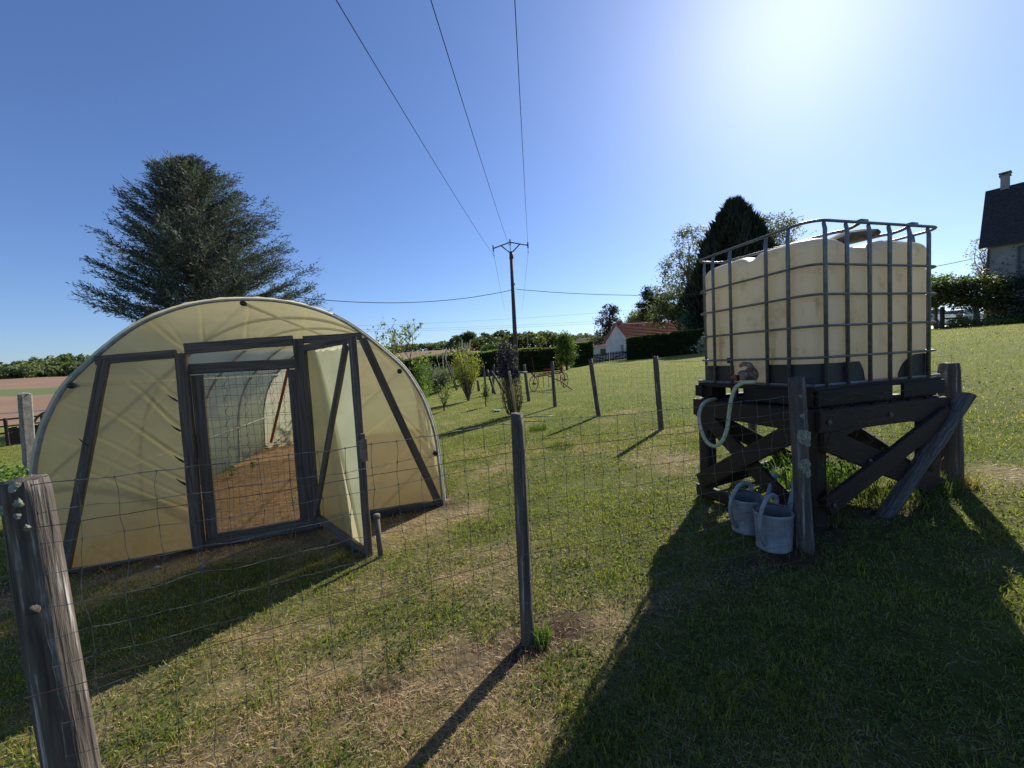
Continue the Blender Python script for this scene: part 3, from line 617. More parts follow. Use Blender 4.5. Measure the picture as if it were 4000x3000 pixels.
def lichen(parent, spots, name='lichen'):
    mb = MB()
    for (P, nrm, r) in spots:
        nrm = Vector(nrm).normalized(); e1 = nrm.cross(Vector((0, 0, 1))).normalized(); e2 = nrm.cross(e1); P = Vector(P); ph = random.random()*9; N = 22
        vs = [P+nrm*.006]; 
        for ring, q in ((1, .6), (2, 1.0)):
            for k in range(N):
                a = 2*math.pi*k/N; rr = r*q*(1+.12*math.sin(a*3+ph)+.08*math.sin(a*7+ph*2)+.13*random.uniform(-1, 1)); c_ = rr*math.cos(a)
                vs.append(P+e1*c_+e2*rr*math.sin(a)*1.25+nrm*((.004 if ring == 1 else .0005)+random.uniform(-.0015, .0015))-nrm*(c_*c_/(2*.06)))
        fs = [[0, 1+k, 1+(k+1) % N] for k in range(N)]+[[1+k, 1+N+k, 1+N+(k+1) % N, 1+(k+1) % N] for k in range(N)]
        mb.add(vs, fs); mb.build(name, m_lichen, parent, True); mb = MB()
LP = Vector((-1.575, 1.30, 0)); LP.z = T1(LP.x, LP.y)
MP = Vector((.015, 1.945, 0)); MP.z = T1(MP.x, MP.y); CP = Vector((1.80, 2.42, 0)); CP.z = T1(CP.x, CP.y); RP = Vector((3.42, 3.06, 0)); RP.z = T1(RP.x, RP.y)
ff = empty('wire_fence', MP.copy(), 'near stock fence of green-grey wire mesh on old wooden posts crossing the foreground', 'fence')
TL = Vector((-1.585, 1.25, -.292)); 
pL = post_mb(LP, TL, .064, .055, 40, 34, .06).build('post', m_postwood, ff, True); pL['label'] = 'thick old grey post with white lichen on its top'
lichen(pL, [(TL+V3(.035, -.050, -.008), (.35, -.9, .3), .014), (TL+V3(.05, -.055, -.06), (.6, -.8, 0), .011), (TL+V3(.045, -.058, -.10), (.5, -.85, 0), .008), (TL+V3(.01, -.07, -.075), (.1, -1, 0), .012), (TL+V3(.06, -.05, -.14), (.7, -.7, 0), .008)])
pM = post_mb(MP, (.012, 1.93, -.252), .036, .030, 18, 18, .05).build('post', m_postwood, ff, True); pM['label'] = 'slim upright grey post standing in a tuft of grass'
pC = post_mb(CP, (1.757, 2.425, -.185), .050, .043, 24, 22, .10).build('post', m_postwood, ff, True); pC['label'] = 'cracked dark post with pale green lichen plates, before the tank stand'
for zz, rr in ((-.56, .030), (-.545, .024), (-.735, .034), (-.80, .024), (-.84, .018)): pass
lichen(pC, [((1.753, 2.372, -.545), (-.6, -.8, 0), .036), ((1.772, 2.372, -.575), (-.3, -1, 0), .026), ((1.758, 2.371, -.725), (-.55, -.85, 0), .034), ((1.772, 2.370, -.77), (-.3, -1, 0), .022), ((1.745, 2.378, -.30), (-.6, -.8, 0), .009), ((1.752, 2.375, -.42), (-.5, -.8, 0), .012)])
pR = post_mb(RP, (3.40, 3.06, -.185), .066, .062, 20, 16, .035).build('post', m_postwood, ff, True); pR['label'] = 'stout round post right of the tank stand'
ks = MB(); kp = pL
MB().lathe((-1.541, 1.205, -.70), [(0, .020), (.008, .018), (.013, .006), (.016, -.004)], 10, (1, -.5, .1)).build('knot', m_postwood, pL, True)

def net(A, B, zt, name, mat, parent, sp=.1, rows=11, jit=.008, r=.0011, skiprows=(), off=0, messy=0, over=0):
    """square mesh hung from A to B; it stays taut sideways and hangs to the ground"""
    A = Vector(A); B = Vector(B); d = B-A; d.z = 0; L = d.length; d.normalize(); nrm = Vector((-d.y, d.x, 0)); m = MB(); n = int(L/sp)
    rz = [0]+[-.095*k-.0015*k*k*.3 for k in range(1, rows)]; rnd = random.Random(int(L*1000)); J = {}
    def nd(i, k):
        if (i, k) not in J: J[(i, k)] = (rnd.gauss(0, jit*.5)*(1 if k else .4), rnd.gauss(0, jit)*(1+messy), rnd.gauss(0, jit*.5)*(1+messy*1.5))
        jx, jy, jz = J[(i, k)]; s = min(max(i*sp+off+jx, 0), L+over); t = s/L; p = A+d*s; zt_ = zt[0]+(zt[1]-zt[0])*t - .012*math.sin(math.pi*t)
        sgm = .5+.5*math.sin(k*1.3+i*.21); return Vector((p.x, p.y, zt_+rz[k]+jz*.5))+nrm*(jy+.010*math.sin(i*.5+k*.9))
    for k in range(rows):
        pts = []
        for i in range(0, n+1):
            a = nd(i, k); pts.append(a)
            if i < n: pts.append(a.lerp(nd(i+1, k), .5)+V3(0, 0, rnd.gauss(0, .0022)))
        m.tube(pts, r*(1.45 if k == 0 else 1.0), 4, False)
    for i in range(n+1):
        pts = []
        for k in range(rows):
            pts.append(nd(i, k))
            if k < rows-1: pts.append(nd(i, k).lerp(nd(i, k+1), .5)+d*rnd.gauss(0, .0035))
        m.tube(pts, r*.95, 4, False)
        for k in range(rows):
            q = nd(i, k); m.tube([q+V3(0, 0, .004), q-V3(0, 0, .004)], r*2.0, 4, False)
    return m.build(name, mat, parent)
offn = -.042
net((-3.0, .66, 0), (-1.60, 1.2, 0), (-.30, -.292), 'mesh_panel', m_wire, ff, rows=12, off=.02)
net((-1.56, 1.178, 0), (.012, 1.893, 0), (-.300, -.292), 'mesh_panel', m_wire, ff, rows=12, off=.06)
net((.012, 1.893, 0), (1.76, 2.35, 0), (-.292, -.285), 'mesh_panel', m_wire, ff, rows=12, off=.04)
net((1.84, 2.37, 0), (3.40, 2.99, 0), (-.33, -.30), 'mesh_panel', m_rustwire, ff, rows=9, off=.03, messy=1.6, jit=.016)['label'] = 'crumpled rusty stretch of mesh behind the lichened post'
for (A, B) in (((-1.56, 1.17, -.432), (.0, 1.885, -.432)), ((.0, 1.885, -.430), (1.76, 2.345, -.420)), ((-1.56, 1.17, -.96), (.0, 1.885, -.945)), ((.0, 1.885, -.945), (1.76, 2.345, -.93)), ((1.82, 2.36, -.26), (3.40, 2.99, -.22))):
    A = Vector(A); B = Vector(B); MB().tube([A.lerp(B, i/24)+V3(0, 0, random.gauss(0, .0014)-.006*math.sin(math.pi*i/24)) for i in range(25)], .0014, 5, False).build('tension_wire', m_rustwire, ff)
MB().tube([(-.02, 1.893, -.285), (.012, 1.887, -.283), (.045, 1.9, -.272), (.06, 1.892, -.27), (.10, 1.90, -.268), (.16, 1.92, -.274), (.20, 1.93, -.272)], .0022, 6).build('wire_tie', m_wire, ff, True)

# back fence running away from the right hand post, and the orchard's far corner
bf = empty('wire_fence', G(2.55, 6.9), 'fine mesh fence on slim posts running away behind the tank to the hedge', 'fence')
BP = [(3.42, 3.06, 0, 0), (3.02, 4.95, 1.15, 0), (2.60, 6.93, 1.30, -.055), (1.93, 8.9, 1.30, -.14), (1.20, 11.25, 1.30, -.02), (.52, 12.9, 1.22, -.09), (-.16, 15.2, 1.25, -.05), (-.88, 17.5, 1.28, .12)]
for i, (x_, y_, h_, dx_) in enumerate(BP):
    if h_ == 0: continue
    b_ = G(x_, y_); o = post_mb(b_, b_+V3(dx_+.0, 0, h_), (.050, .054, .056)[min(i-2, 2) if i > 1 else 0], .046, 14, 10, .06).build('post', m_postwood, bf, True)
post_mb(G(-.75, 17.0), G(-.75, 17.0)+V3(-.30, .4, 1.05), .06, .05, 12, 8).build('brace_post', m_postwood, bf, True)
post_mb(G(-.30, 16.6), G(-.30, 16.6)+V3(-.60, .8, 1.0), .05, .045, 12, 8).build('brace_post', m_postwood, bf, True)
post_mb(G(-1.22, 18.3), G(-1.22, 18.3)+V3(-.05, 0, 1.25), .05, .045, 12, 8).build('post', m_postwood, bf, True)
for i in range(len(BP)-1):
    a, b = BP[i], BP[i+1]; za, zb = T1(a[0], a[1]), T1(b[0], b[1]); m = MB(); A = V3(a[0], a[1], za); B = V3(b[0], b[1], zb); L = (B-A).length
    thin = .0012 if i < 4 else .0016
    for k in range(10):
        hh = 1.02-.108*k; m.tube([A.lerp(B, j/12)+V3(random.gauss(0, .006), 0, hh+random.gauss(0, .006)) for j in range(13)], thin*1.1, 3, False)
    nn = int(L/.15)
    for k in range(nn+1):
        q = A.lerp(B, k/nn); m.tube([q+V3(random.gauss(0, .004), 0, h__) for h__ in (1.03, .7, .35, 0.02)], thin, 3, False)
    if i >= 1: m.tube([A+V3(0, 0, 1.2), A.lerp(B, .5)+V3(0, 0, 1.16), B+V3(0, 0, 1.2)], .002, 3, False)
    m.build('mesh_panel', m_wire, bf)

# ================================================================== tank stand, pallet and IBC tank
SA = Vector((-.26943, .96302, 0)); SB = Vector((.96302, .26943, 0)); S0 = Vector((2.003, 2.615, 0))
def S(a, b, z): return S0+SA*a+SB*b+Vector((0, 0, z))
stc = S(.5, .6, T1(2.5, 3.2))
stand = empty('tank_stand', stc, 'dark brown timber stand with crossed braces carrying the water tank', 'stand')
lg = {}
for (a, b) in ((.02, .02), (.98, .02), (.02, 1.16), (.98, 1.16)):
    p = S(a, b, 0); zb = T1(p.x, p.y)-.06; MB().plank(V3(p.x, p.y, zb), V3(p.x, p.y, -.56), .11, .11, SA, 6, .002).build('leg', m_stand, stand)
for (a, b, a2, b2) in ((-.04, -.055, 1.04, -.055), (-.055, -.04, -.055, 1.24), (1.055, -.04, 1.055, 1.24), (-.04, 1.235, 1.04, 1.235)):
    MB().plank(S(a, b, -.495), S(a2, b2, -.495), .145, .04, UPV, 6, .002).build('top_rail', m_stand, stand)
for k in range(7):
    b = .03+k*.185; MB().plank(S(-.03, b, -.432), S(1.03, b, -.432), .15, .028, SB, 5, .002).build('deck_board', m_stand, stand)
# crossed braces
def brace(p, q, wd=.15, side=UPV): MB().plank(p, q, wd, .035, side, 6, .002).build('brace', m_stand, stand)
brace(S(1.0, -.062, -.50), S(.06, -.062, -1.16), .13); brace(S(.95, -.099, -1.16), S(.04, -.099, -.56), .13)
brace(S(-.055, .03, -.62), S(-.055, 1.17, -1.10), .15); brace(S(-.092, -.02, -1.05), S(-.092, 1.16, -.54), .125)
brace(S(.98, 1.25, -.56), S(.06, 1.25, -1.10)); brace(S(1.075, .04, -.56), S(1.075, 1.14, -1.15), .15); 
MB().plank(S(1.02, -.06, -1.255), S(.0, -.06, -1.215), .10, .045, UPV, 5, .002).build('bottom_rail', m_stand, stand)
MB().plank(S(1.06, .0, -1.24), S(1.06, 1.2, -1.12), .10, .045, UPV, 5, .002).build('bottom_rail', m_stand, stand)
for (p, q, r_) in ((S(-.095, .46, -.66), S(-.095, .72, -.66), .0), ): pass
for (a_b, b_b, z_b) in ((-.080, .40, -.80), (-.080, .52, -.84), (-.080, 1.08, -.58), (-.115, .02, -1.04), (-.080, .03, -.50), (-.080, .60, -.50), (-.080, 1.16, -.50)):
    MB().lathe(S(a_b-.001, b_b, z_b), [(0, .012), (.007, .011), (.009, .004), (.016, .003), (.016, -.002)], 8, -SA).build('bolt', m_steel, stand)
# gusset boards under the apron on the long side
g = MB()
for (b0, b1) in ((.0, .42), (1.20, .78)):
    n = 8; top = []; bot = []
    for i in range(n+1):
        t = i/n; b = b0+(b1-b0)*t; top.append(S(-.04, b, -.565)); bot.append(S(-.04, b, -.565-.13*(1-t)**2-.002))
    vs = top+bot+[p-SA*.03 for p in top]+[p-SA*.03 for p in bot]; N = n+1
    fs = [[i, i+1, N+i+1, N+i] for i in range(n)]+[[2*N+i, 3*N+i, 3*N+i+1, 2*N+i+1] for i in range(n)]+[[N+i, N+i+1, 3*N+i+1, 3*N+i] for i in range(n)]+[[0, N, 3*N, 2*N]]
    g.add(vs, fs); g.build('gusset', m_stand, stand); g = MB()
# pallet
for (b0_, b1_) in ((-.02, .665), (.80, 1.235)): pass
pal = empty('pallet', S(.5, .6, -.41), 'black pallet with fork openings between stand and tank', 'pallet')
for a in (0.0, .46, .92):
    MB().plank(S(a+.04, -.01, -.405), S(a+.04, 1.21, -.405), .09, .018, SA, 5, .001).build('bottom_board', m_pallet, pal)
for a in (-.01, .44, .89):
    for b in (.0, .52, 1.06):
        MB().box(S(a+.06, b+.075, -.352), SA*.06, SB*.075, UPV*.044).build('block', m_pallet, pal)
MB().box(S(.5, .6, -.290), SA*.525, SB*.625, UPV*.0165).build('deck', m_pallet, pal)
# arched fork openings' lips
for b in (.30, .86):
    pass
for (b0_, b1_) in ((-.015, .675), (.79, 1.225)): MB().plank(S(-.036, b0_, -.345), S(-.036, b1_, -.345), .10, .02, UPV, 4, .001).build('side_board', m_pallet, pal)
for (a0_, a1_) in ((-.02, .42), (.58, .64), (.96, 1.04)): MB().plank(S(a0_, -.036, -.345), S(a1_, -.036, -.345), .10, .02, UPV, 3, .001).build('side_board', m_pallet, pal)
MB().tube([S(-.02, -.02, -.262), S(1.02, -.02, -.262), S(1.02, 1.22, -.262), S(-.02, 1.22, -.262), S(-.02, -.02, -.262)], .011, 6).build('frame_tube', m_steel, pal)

ibc = empty('water_tank', S(.5, .6, -.25), 'large milky plastic water tank in a galvanised tube cage, black at its lower corners', 'water tank')
# bottle
def rrect(a0, a1, b0, b1, r, n=10):
    pts = []
    for (ca, cb, s) in ((a1-r, b1-r, 0), (a0+r, b1-r, 1), (a0+r, b0+r, 2), (a1-r, b0+r, 3)):
        for k in range(n+1):
            t = math.pi/2*(s+k/n); pts.append((ca+r*math.cos(t), cb+r*math.sin(t)))
    return pts
def densify(P, m=6):
    out = []
    for i in range(len(P)):
        p, q = P[i], P[(i+1) % len(P)]; L = math.hypot(q[0]-p[0], q[1]-p[1]); k = max(1, int(L/.03))
        for j in range(k): out.append((p[0]+(q[0]-p[0])*j/k, p[1]+(q[1]-p[1])*j/k))
    return out
BZ0, BZ1 = -.255, .735
base = densify(rrect(-.002, 1.012, -.002, 1.205, .13)); cA, cB = .5, .6
bars_a = (.145, .315, .64, .82); bars_b = (.08, .275, .485, .68, .88, 1.08); rings = (.533, .338, .132, -.076)
def bulge(a, b, z):
    onA = abs(a) < .02 or abs(a-1.012) < .02; q = 0
    pos, bars = (b, bars_b) if onA else (a, bars_a)
    q = -.006*sum(math.exp(-((pos-x_)/.02)**2) for x_ in bars)-.005*sum(math.exp(-((z-x_)/.018)**2) for x_ in rings)
    return q
vs = []; rows = []; nb = len(base)
prof = [(0.0, BZ0), (0.0, BZ0+.02)]+[(0, BZ0+.02+(BZ1-.08-BZ0-.02)*i/34) for i in range(1, 35)]
for i in range(1, 9):
    t = math.pi/2*i/8; prof.append((.085*(1-math.cos(t)), BZ1-.08+.08*math.sin(t)))
for i in range(1, 15): prof.append((.085+(.42)*i/15, BZ1))
Vt = []
for (ins, z) in prof:
    for (a, b) in base:
        da, db = a-cA, b-cB; L = math.hypot(da, db)
        ka = (abs(da)-ins)/abs(da) if abs(da) > ins else 0; 
        sc_ = 1-ins/.505; q = bulge(a, b, z) if ins == 0 else 0
        na = cA+da*max(0, 1-ins/.507)*(1+q/.5); nb_ = cB+db*max(0, 1-ins/.603)*(1+q/.5)
        zz = z
        if z > BZ1-.12:
            f = (z-(BZ1-.12))/.12
            dep = .045*math.exp(-((na-.5)/.06)**2)+.062*(1/(1+math.exp(-(nb_-.31)/.022)))*(1/(1+math.exp((nb_-.69)/.022)))
            dep = min(dep, .065); zz = z-dep*f-.008*f*math.sin(na*9)*math.sin(nb_*7)
        Vt.append(S(na, nb_, zz))
nb = len(base); m_ = MB(); fs = []
for i in range(len(prof)-1):
    for k in range(nb): fs.append([i*nb+k, i*nb+(k+1) % nb, (i+1)*nb+(k+1) % nb, (i+1)*nb+k])
fs.append([(len(prof)-1)*nb+k for k in range(nb)]); fs.append([k for k in range(nb)][::-1])
m_.add(Vt, fs); m_.build('bottle', m_tank, ibc, True)
MB().lathe(S(.42, .60, BZ1-.075), [(.105, 0), (.11, .02), (.11, .05), (.10, .06), (0, .062)], 28).build('lid', m_black, ibc, True)
# black corner guards: shells 8 mm outside the bottle, shaped top edge
def guard(path_fn, s0, s1, hfn, name='corner_guard'):
    n = 40; m = MB(); vs = []
    for i in range(n+1):
        s = s0+(s1-s0)*i/n; p, nr = path_fn(s); h = hfn((s-s0)/(s1-s0))
        for z in (BZ0-.004, BZ0-.004+max(h, .004)):
            vs.append(p+nr*.010+V3(0, 0, z)); vs.append(p+nr*.002+V3(0, 0, z))
    fs = []
    for i in range(n):
        a = i*4; b = a+4; fs += [[a, b, b+2, a+2], [a+1, a+3, b+3, b+1], [a+2, b+2, b+3, a+3]]
    fs += [[0, 2, 3, 1], [n*4, n*4+1, n*4+3, n*4+2]]; m.add(vs, fs); m.build(name, m_black, ibc, False)
per = densify(rrect(-.002, 1.012, -.002, 1.205, .13)); cum = [0]
for i in range(len(per)): p, q = per[i], per[(i+1) % len(per)]; cum.append(cum[-1]+math.hypot(q[0]-p[0], q[1]-p[1]))
PT = cum[-1]
def pathp(s):
    s %= PT; i = max(j for j in range(len(per)) if cum[j] <= s+1e-9); p, q = per[i], per[(i+1) % len(per)]; t = (s-cum[i])/max(cum[i+1]-cum[i], 1e-9)
    da, db = q[0]-p[0], q[1]-p[1]; L = math.hypot(da, db); return S(p[0]+da*t, p[1]+db*t, 0), (SA*(db/L)-SB*(da/L))
def near_s(a, b):
    return min((math.hypot(per[i][0]-a, per[i][1]-b), cum[i]) for i in range(len(per)))[1]
sL0 = near_s(.63, 0); 
s_c = near_s(.03, .16); s_c2 = near_s(.16, .03)
def rng_(sa, sb): return (sa, sb if sb > sa else sb+PT)
A1 = near_s(0, .47); A2 = near_s(.345, 0); lo_, hi_ = (A1, A2) if A1 < A2 else (A1, A2+PT)
guard(pathp, lo_, hi_, lambda t: .135*min(1, max(.02, (t/.07)**.5)) if t < .07 else .14)
B1 = near_s(.655, 0); B2 = near_s(1.01, .25); lo_, hi_ = (B1, B2) if B1 < B2 else (B1, B2+PT); guard(pathp, lo_, hi_, lambda t: .135)
C1 = near_s(.25, 1.2); C2 = near_s(0, .80); lo_, hi_ = (C1, C2) if C1 < C2 else (C1, C2+PT); guard(pathp, lo_, hi_, lambda t: .165 if t < .62 else .165*max(.03, 1-((t-.62)/.38)**2)**.5)
# cage: rings outside, uprights
def ringpts(r, o, z): 
    P = rrect(-o, 1+o, -o, 1.2+o, r, 6); P = densify(P); P = P+[P[0]]; return [S(a, b, z) for a, b in P]
for i, z in enumerate((.812, .533, .338, .132, -.076)):
    MB().tube(ringpts(.12, .030, z), .0105 if i else .0125, 8, False, .8).build('cage_ring', m_steel, ibc, True)
def upright(a, b, na, nb2):
    p = S(a, b, 0); nrm = (SA*na+SB*nb2).normalized(); pts = [p+nrm*.012+V3(0, 0, -.27), p+nrm*.010+V3(0, 0, .76), p+nrm*.002+V3(0, 0, .80), p+nrm*.008+V3(0, 0, .818)]
    MB().tube(pts, [.0125, .0125, .011, .008], 8, True, 1).build('cage_upright', m_steel, ibc, True)
for a in bars_a: upright(a, -.016, 0, -1); upright(a, 1.218, 0, 1)
for b in bars_b: upright(-.016, b, -1, 0); upright(1.026, b, 1, 0)
# top straps across
for (b0, a1, b1) in ((.36, .62, .14), (.85, .70, .44)):
    pts = [S(-.008, b0+.06, .815), S(.03, b0+.05, .80), S(.07, b0+.01, .785), S(.12, b0, .79), S(.98, b0-.12, .80), S(1.01, b0-.12, .81)]
    MB().tube(pts, .011, 8).box(S(-.026, b0+.06, .82), SA*.014, SB*.035, UPV*.012).build('top_bar', m_steel, ibc, True)
MB().box(S(.66, -.026, -.080), SA*.022, SB*.008, UPV*.022).build('clip_plate', m_black, ibc)
# valve
vb = MB().lathe(S(.47, -.005, -.195), [(.06, .0), (.06, .015), (.032, .02), (.030, .07), (.040, .075), (.040, .10), (.0, .102)], 18, -SB).build('valve', m_brown, ibc, True)
MB().tube([S(.52, -.07, -.125), S(.48, -.07, -.105), S(.43, -.07, -.115), S(.39, -.075, -.145)], [.012, .02, .022, .010], 7, True, 1, .15).build('valve_handle', m_brown, vb)
MB().lathe(S(.50, -.10, -.215), [(.022, .0), (.026, .015), (.022, .05), (.016, .06), (.0, .061)], 14, SA).build('valve_cap', m_rust, vb, True)
hp = [at(x_*.5425+2650, y_*.5425+1400, yy) for x_, y_, yy in ((555, 170, 2.86), (500, 172, 2.88), (460, 178, 2.90), (410, 215, 2.92), (380, 300, 2.93), (365, 400, 2.93), (350, 510, 2.93), (315, 595, 2.94), (262, 632, 2.97), (205, 600, 3.02), (165, 520, 3.05), (148, 430, 3.08), (165, 350, 3.14), (205, 308, 3.22), (255, 293, 3.34), (275, 296, 3.45))]
def smooth(P, k=5):
    out = []; m = len(P)
    for i in range(m-1):
        p0, p1, p2, p3 = P[max(i-1, 0)], P[i], P[i+1], P[min(i+2, m-1)]
        for j in range(k):
            t = j/k; out.append(.5*((2*p1)+(p2-p0)*t+(2*p0-5*p1+4*p2-p3)*t*t+(3*p1-p0-3*p2+p3)*t**3))
    return out+[P[-1]]
o = MB().tube(smooth(hp), .0140, 12).build('garden_hose', m_hose, None, True); tag(o, 'thick pale green hose looping down from the tank valve', 'hose')
o = MB().tube([S(.18, .40, .725), S(.17, .55, .775), S(.16, .70, .80), S(.15, .83, .815)], [.05, .058, .05, .036], 12, True, .8, .12).build('log', m_log, None, False); tag(o, 'short barky log lying on top of the water tank', 'log')
# strut of split wood
a_ = at(3778, 1545, 2.86); b_ = V3(2.50, 2.66, T1(2.50, 2.66)-.03)
m = MB(); st_ = []
for i in range(15):
    t = i/14; st_.append(b_.lerp(a_, t))
m.tube(st_, [.050+.004*math.sin(i*.9) for i in range(15)], 11, True, .75, .09)
o = m.build('strut', m_log2, None, False); tag(o, 'silvered split log propped slanting against the stout post beside the stand', 'strut')

# watering cans
def watering_can(P, rot, lab, s=1.0):
    root = empty('watering_can', P, lab, 'watering can', 'grey blue watering cans under the tank')
    ca, sa = math.cos(rot), math.sin(rot); X_ = Vector((ca, sa, 0)); Y_ = Vector((-sa, ca, 0))
    def q(x, y, z): return P+(X_*x+Y_*y+UPV*z)*s
    m = MB(); n = 32
    def ell(rx, ry, z, cx=0): return [q(cx+rx*math.cos(2*math.pi*k/n), ry*math.sin(2*math.pi*k/n), z) for k in range(n)]
    ringsv = [ell(.098, .092, .0), ell(.106, .100, .004), ell(.108, .102, .015), ell(.104, .098, .022), ell(.112, .104, .12), ell(.118, .110, .225), ell(.122, .113, .23), ell(.122, .113, .240), ell(.118, .110, .245)]
    # half cover rising toward the spout
    vs = [p for r in ringsv for p in r]; fs = []
    for i in range(len(ringsv)-1):
        for k in range(n): fs.append([i*n+k, i*n+(k+1) % n, (i+1)*n+(k+1) % n, (i+1)*n+k])
    fs.append(list(range(n))[::-1])
    m.add(vs, fs)
    inner = ell(.113, .104, .243)+ell(.104, .094, .02); k0 = len(m.v); m.add(inner, [[(k+1) % n, k, n+k, n+(k+1) % n] for k in range(n)]+[[n+k for k in range(n)]])
    m.build('body', m_can, root, True)
    c = MB(); N = 12; vs = []                       # domed front cover
    for j in range(7):
        t = j/6
        for k in range(N+1):
            th = -math.pi*.5+math.pi*k/N; rx = .120*(1-t*.99); vs.append(q(.0+ (.120*math.cos(th))*(1-t)+.012*t, .112*math.sin(th)*(1-t*.35) , .243+.045*math.sin(t*math.pi*.5)))
    fs = []
    for j in range(6):
        for k in range(N): a = j*(N+1)+k; fs.append([a, a+1, a+N+2, a+N+1])
    c.add(vs, fs); c.build('top_cover', m_can, root, True)
    MB().tube(smooth([q(.105, 0, .05), q(.15, 0, .085), q(.19, 0, .17), q(.225, 0, .27), q(.265, 0, .345)], 4), [.028]*4+[.022]*4+[.016]*4+[.014]*4+[.014], 12).build('spout', m_can, root, True)
    MB().lathe(q(.262, 0, .34), [(.014, 0), (.032, .03), (.034, .036), (.0, .04)], 16, X_*.6+UPV*.8).build('rose', m_can, root, True)
    MB().tube(smooth([q(.035, 0, .285), q(.03, 0, .325), q(-.02, 0, .352), q(-.085, 0, .335), q(-.145, 0, .27), q(-.165, 0, .19), q(-.150, 0, .11), q(-.108, 0, .05)], 5), .0125, 10, True, 1.3).build('handle', m_can, root, True)
    return root
P1 = ground_hit(3024, 2138)
watering_can(P1, math.radians(30), 'nearer pale blue-grey watering can standing against the lichened post', 1.0)
P2 = ground_hit(2922, 2072)
watering_can(P2, math.radians(20), 'farther watering can half under the tank stand, behind the other can', 1.0)

# ================================================================== vegetation builders
def leaf_quads(P, size, colr, rng, up=.0, asp=.5):
    n = len(P); d = rng.normal(size=(n, 3)); d[:, 2] *= (1-up*.6); d /= np.linalg.norm(d, axis=1)[:, None]; q = rng.normal(size=(n, 3)); q[:, 2] += up; e = np.cross(d, q); e /= np.linalg.norm(e, axis=1)[:, None]+1e-9
    s = np.asarray(size).reshape(-1, 1)*np.ones((n, 1))
    vs = np.stack([P-d*s, P+e*s*asp, P+d*s, P-e*s*asp], 1).reshape(-1, 3)
    return vs, np.arange(n*4).reshape(-1, 4), np.repeat(colr, 4, 0)
def dir_quads(P, D_, L, W, colr, rng):
    n = len(P); q = rng.normal(size=(n, 3)); e = np.cross(D_, q); e /= np.linalg.norm(e, axis=1)[:, None]+1e-9; L = np.asarray(L).reshape(-1, 1); W = np.asarray(W).reshape(-1, 1)
    vs = np.stack([P-e*W*.3, P+D_*L*.5+e*W*.5, P+D_*L, P+D_*L*.5-e*W*.5], 1).reshape(-1, 3)
    return vs, np.arange(n*4).reshape(-1, 4), np.repeat(colr, 4, 0)
def tint(n, c0, c1, rng, grp=None):
    k = rng.random((n, 1)) if grp is None else np.clip(grp.reshape(-1, 1)+rng.normal(0, .18, (n, 1)), 0, 1)
    return np.array(c0)*(1-k)+np.array(c1)*k
def tree(name, label, base, trunk_h, trunk_r, blobs, nclump, per, csz, leaf, c0, c1, seed=1, group=None, cat='tree', mat=None, bark=None, limbs=14, lean=(0, 0), up=0., asp=.5, shell=.55):
    """blobs: (dx, dy, dz, rx, ry, rz) ellipsoids of the crown measured from the base"""
    r = np.random.default_rng(seed); base = Vector(base); root = empty(name, base, label, cat, group)
    vol = np.array([b[3]*b[4]*b[5] for b in blobs])**.7; bi = r.choice(len(blobs), nclump, p=vol/vol.sum()); B = np.array(blobs)[bi]
    d = r.normal(size=(nclump, 3)); d /= np.linalg.norm(d, axis=1)[:, None]; rad = (shell+(1-shell)*r.random(nclump))**1.0*(.82+.3*r.random(nclump)); C = np.array(base)+B[:, :3]+d*B[:, 3:]*rad[:, None]
    cs = csz*r.uniform(.6, 1.35, nclump); g = r.random(nclump)
    P = np.repeat(C, per, 0)+r.normal(size=(nclump*per, 3))*np.repeat(cs, per)[:, None]*np.array((1, 1, .7))
    cc = tint(len(P), c0, c1, r, np.repeat(g, per)); v, f, c = leaf_quads(P, leaf*r.uniform(.6, 1.3, len(P)), cc, r, up, asp)
    np_mesh('crown', v, f, mat or m_leaf, root, colr=c)
    rr = random.Random(seed); m = MB(); top = base+V3(lean[0], lean[1], trunk_h); 
    m.tube([base-V3(0, 0, .1), base.lerp(top, .33)+V3(rr.uniform(-1, 1)*trunk_r, 0, 0), base.lerp(top, .7)+V3(rr.uniform(-1, 1)*trunk_r, 0, 0), top], [trunk_r*1.15, trunk_r*.9, trunk_r*.7, trunk_r*.4], 9)
    for i in range(min(limbs, nclump)):
        e = Vector(C[i]); s = base.lerp(top, rr.uniform(.45, .98)); mid = s.lerp(e, .5)+V3(rr.uniform(-1, 1), rr.uniform(-1, 1), rr.uniform(0, 1.2))*(e-s).length*.12
        m.tube([s, mid, e], [trunk_r*.35, trunk_r*.2, trunk_r*.06], 5)
    m.build('trunk', bark or m_bark, root, True); return root

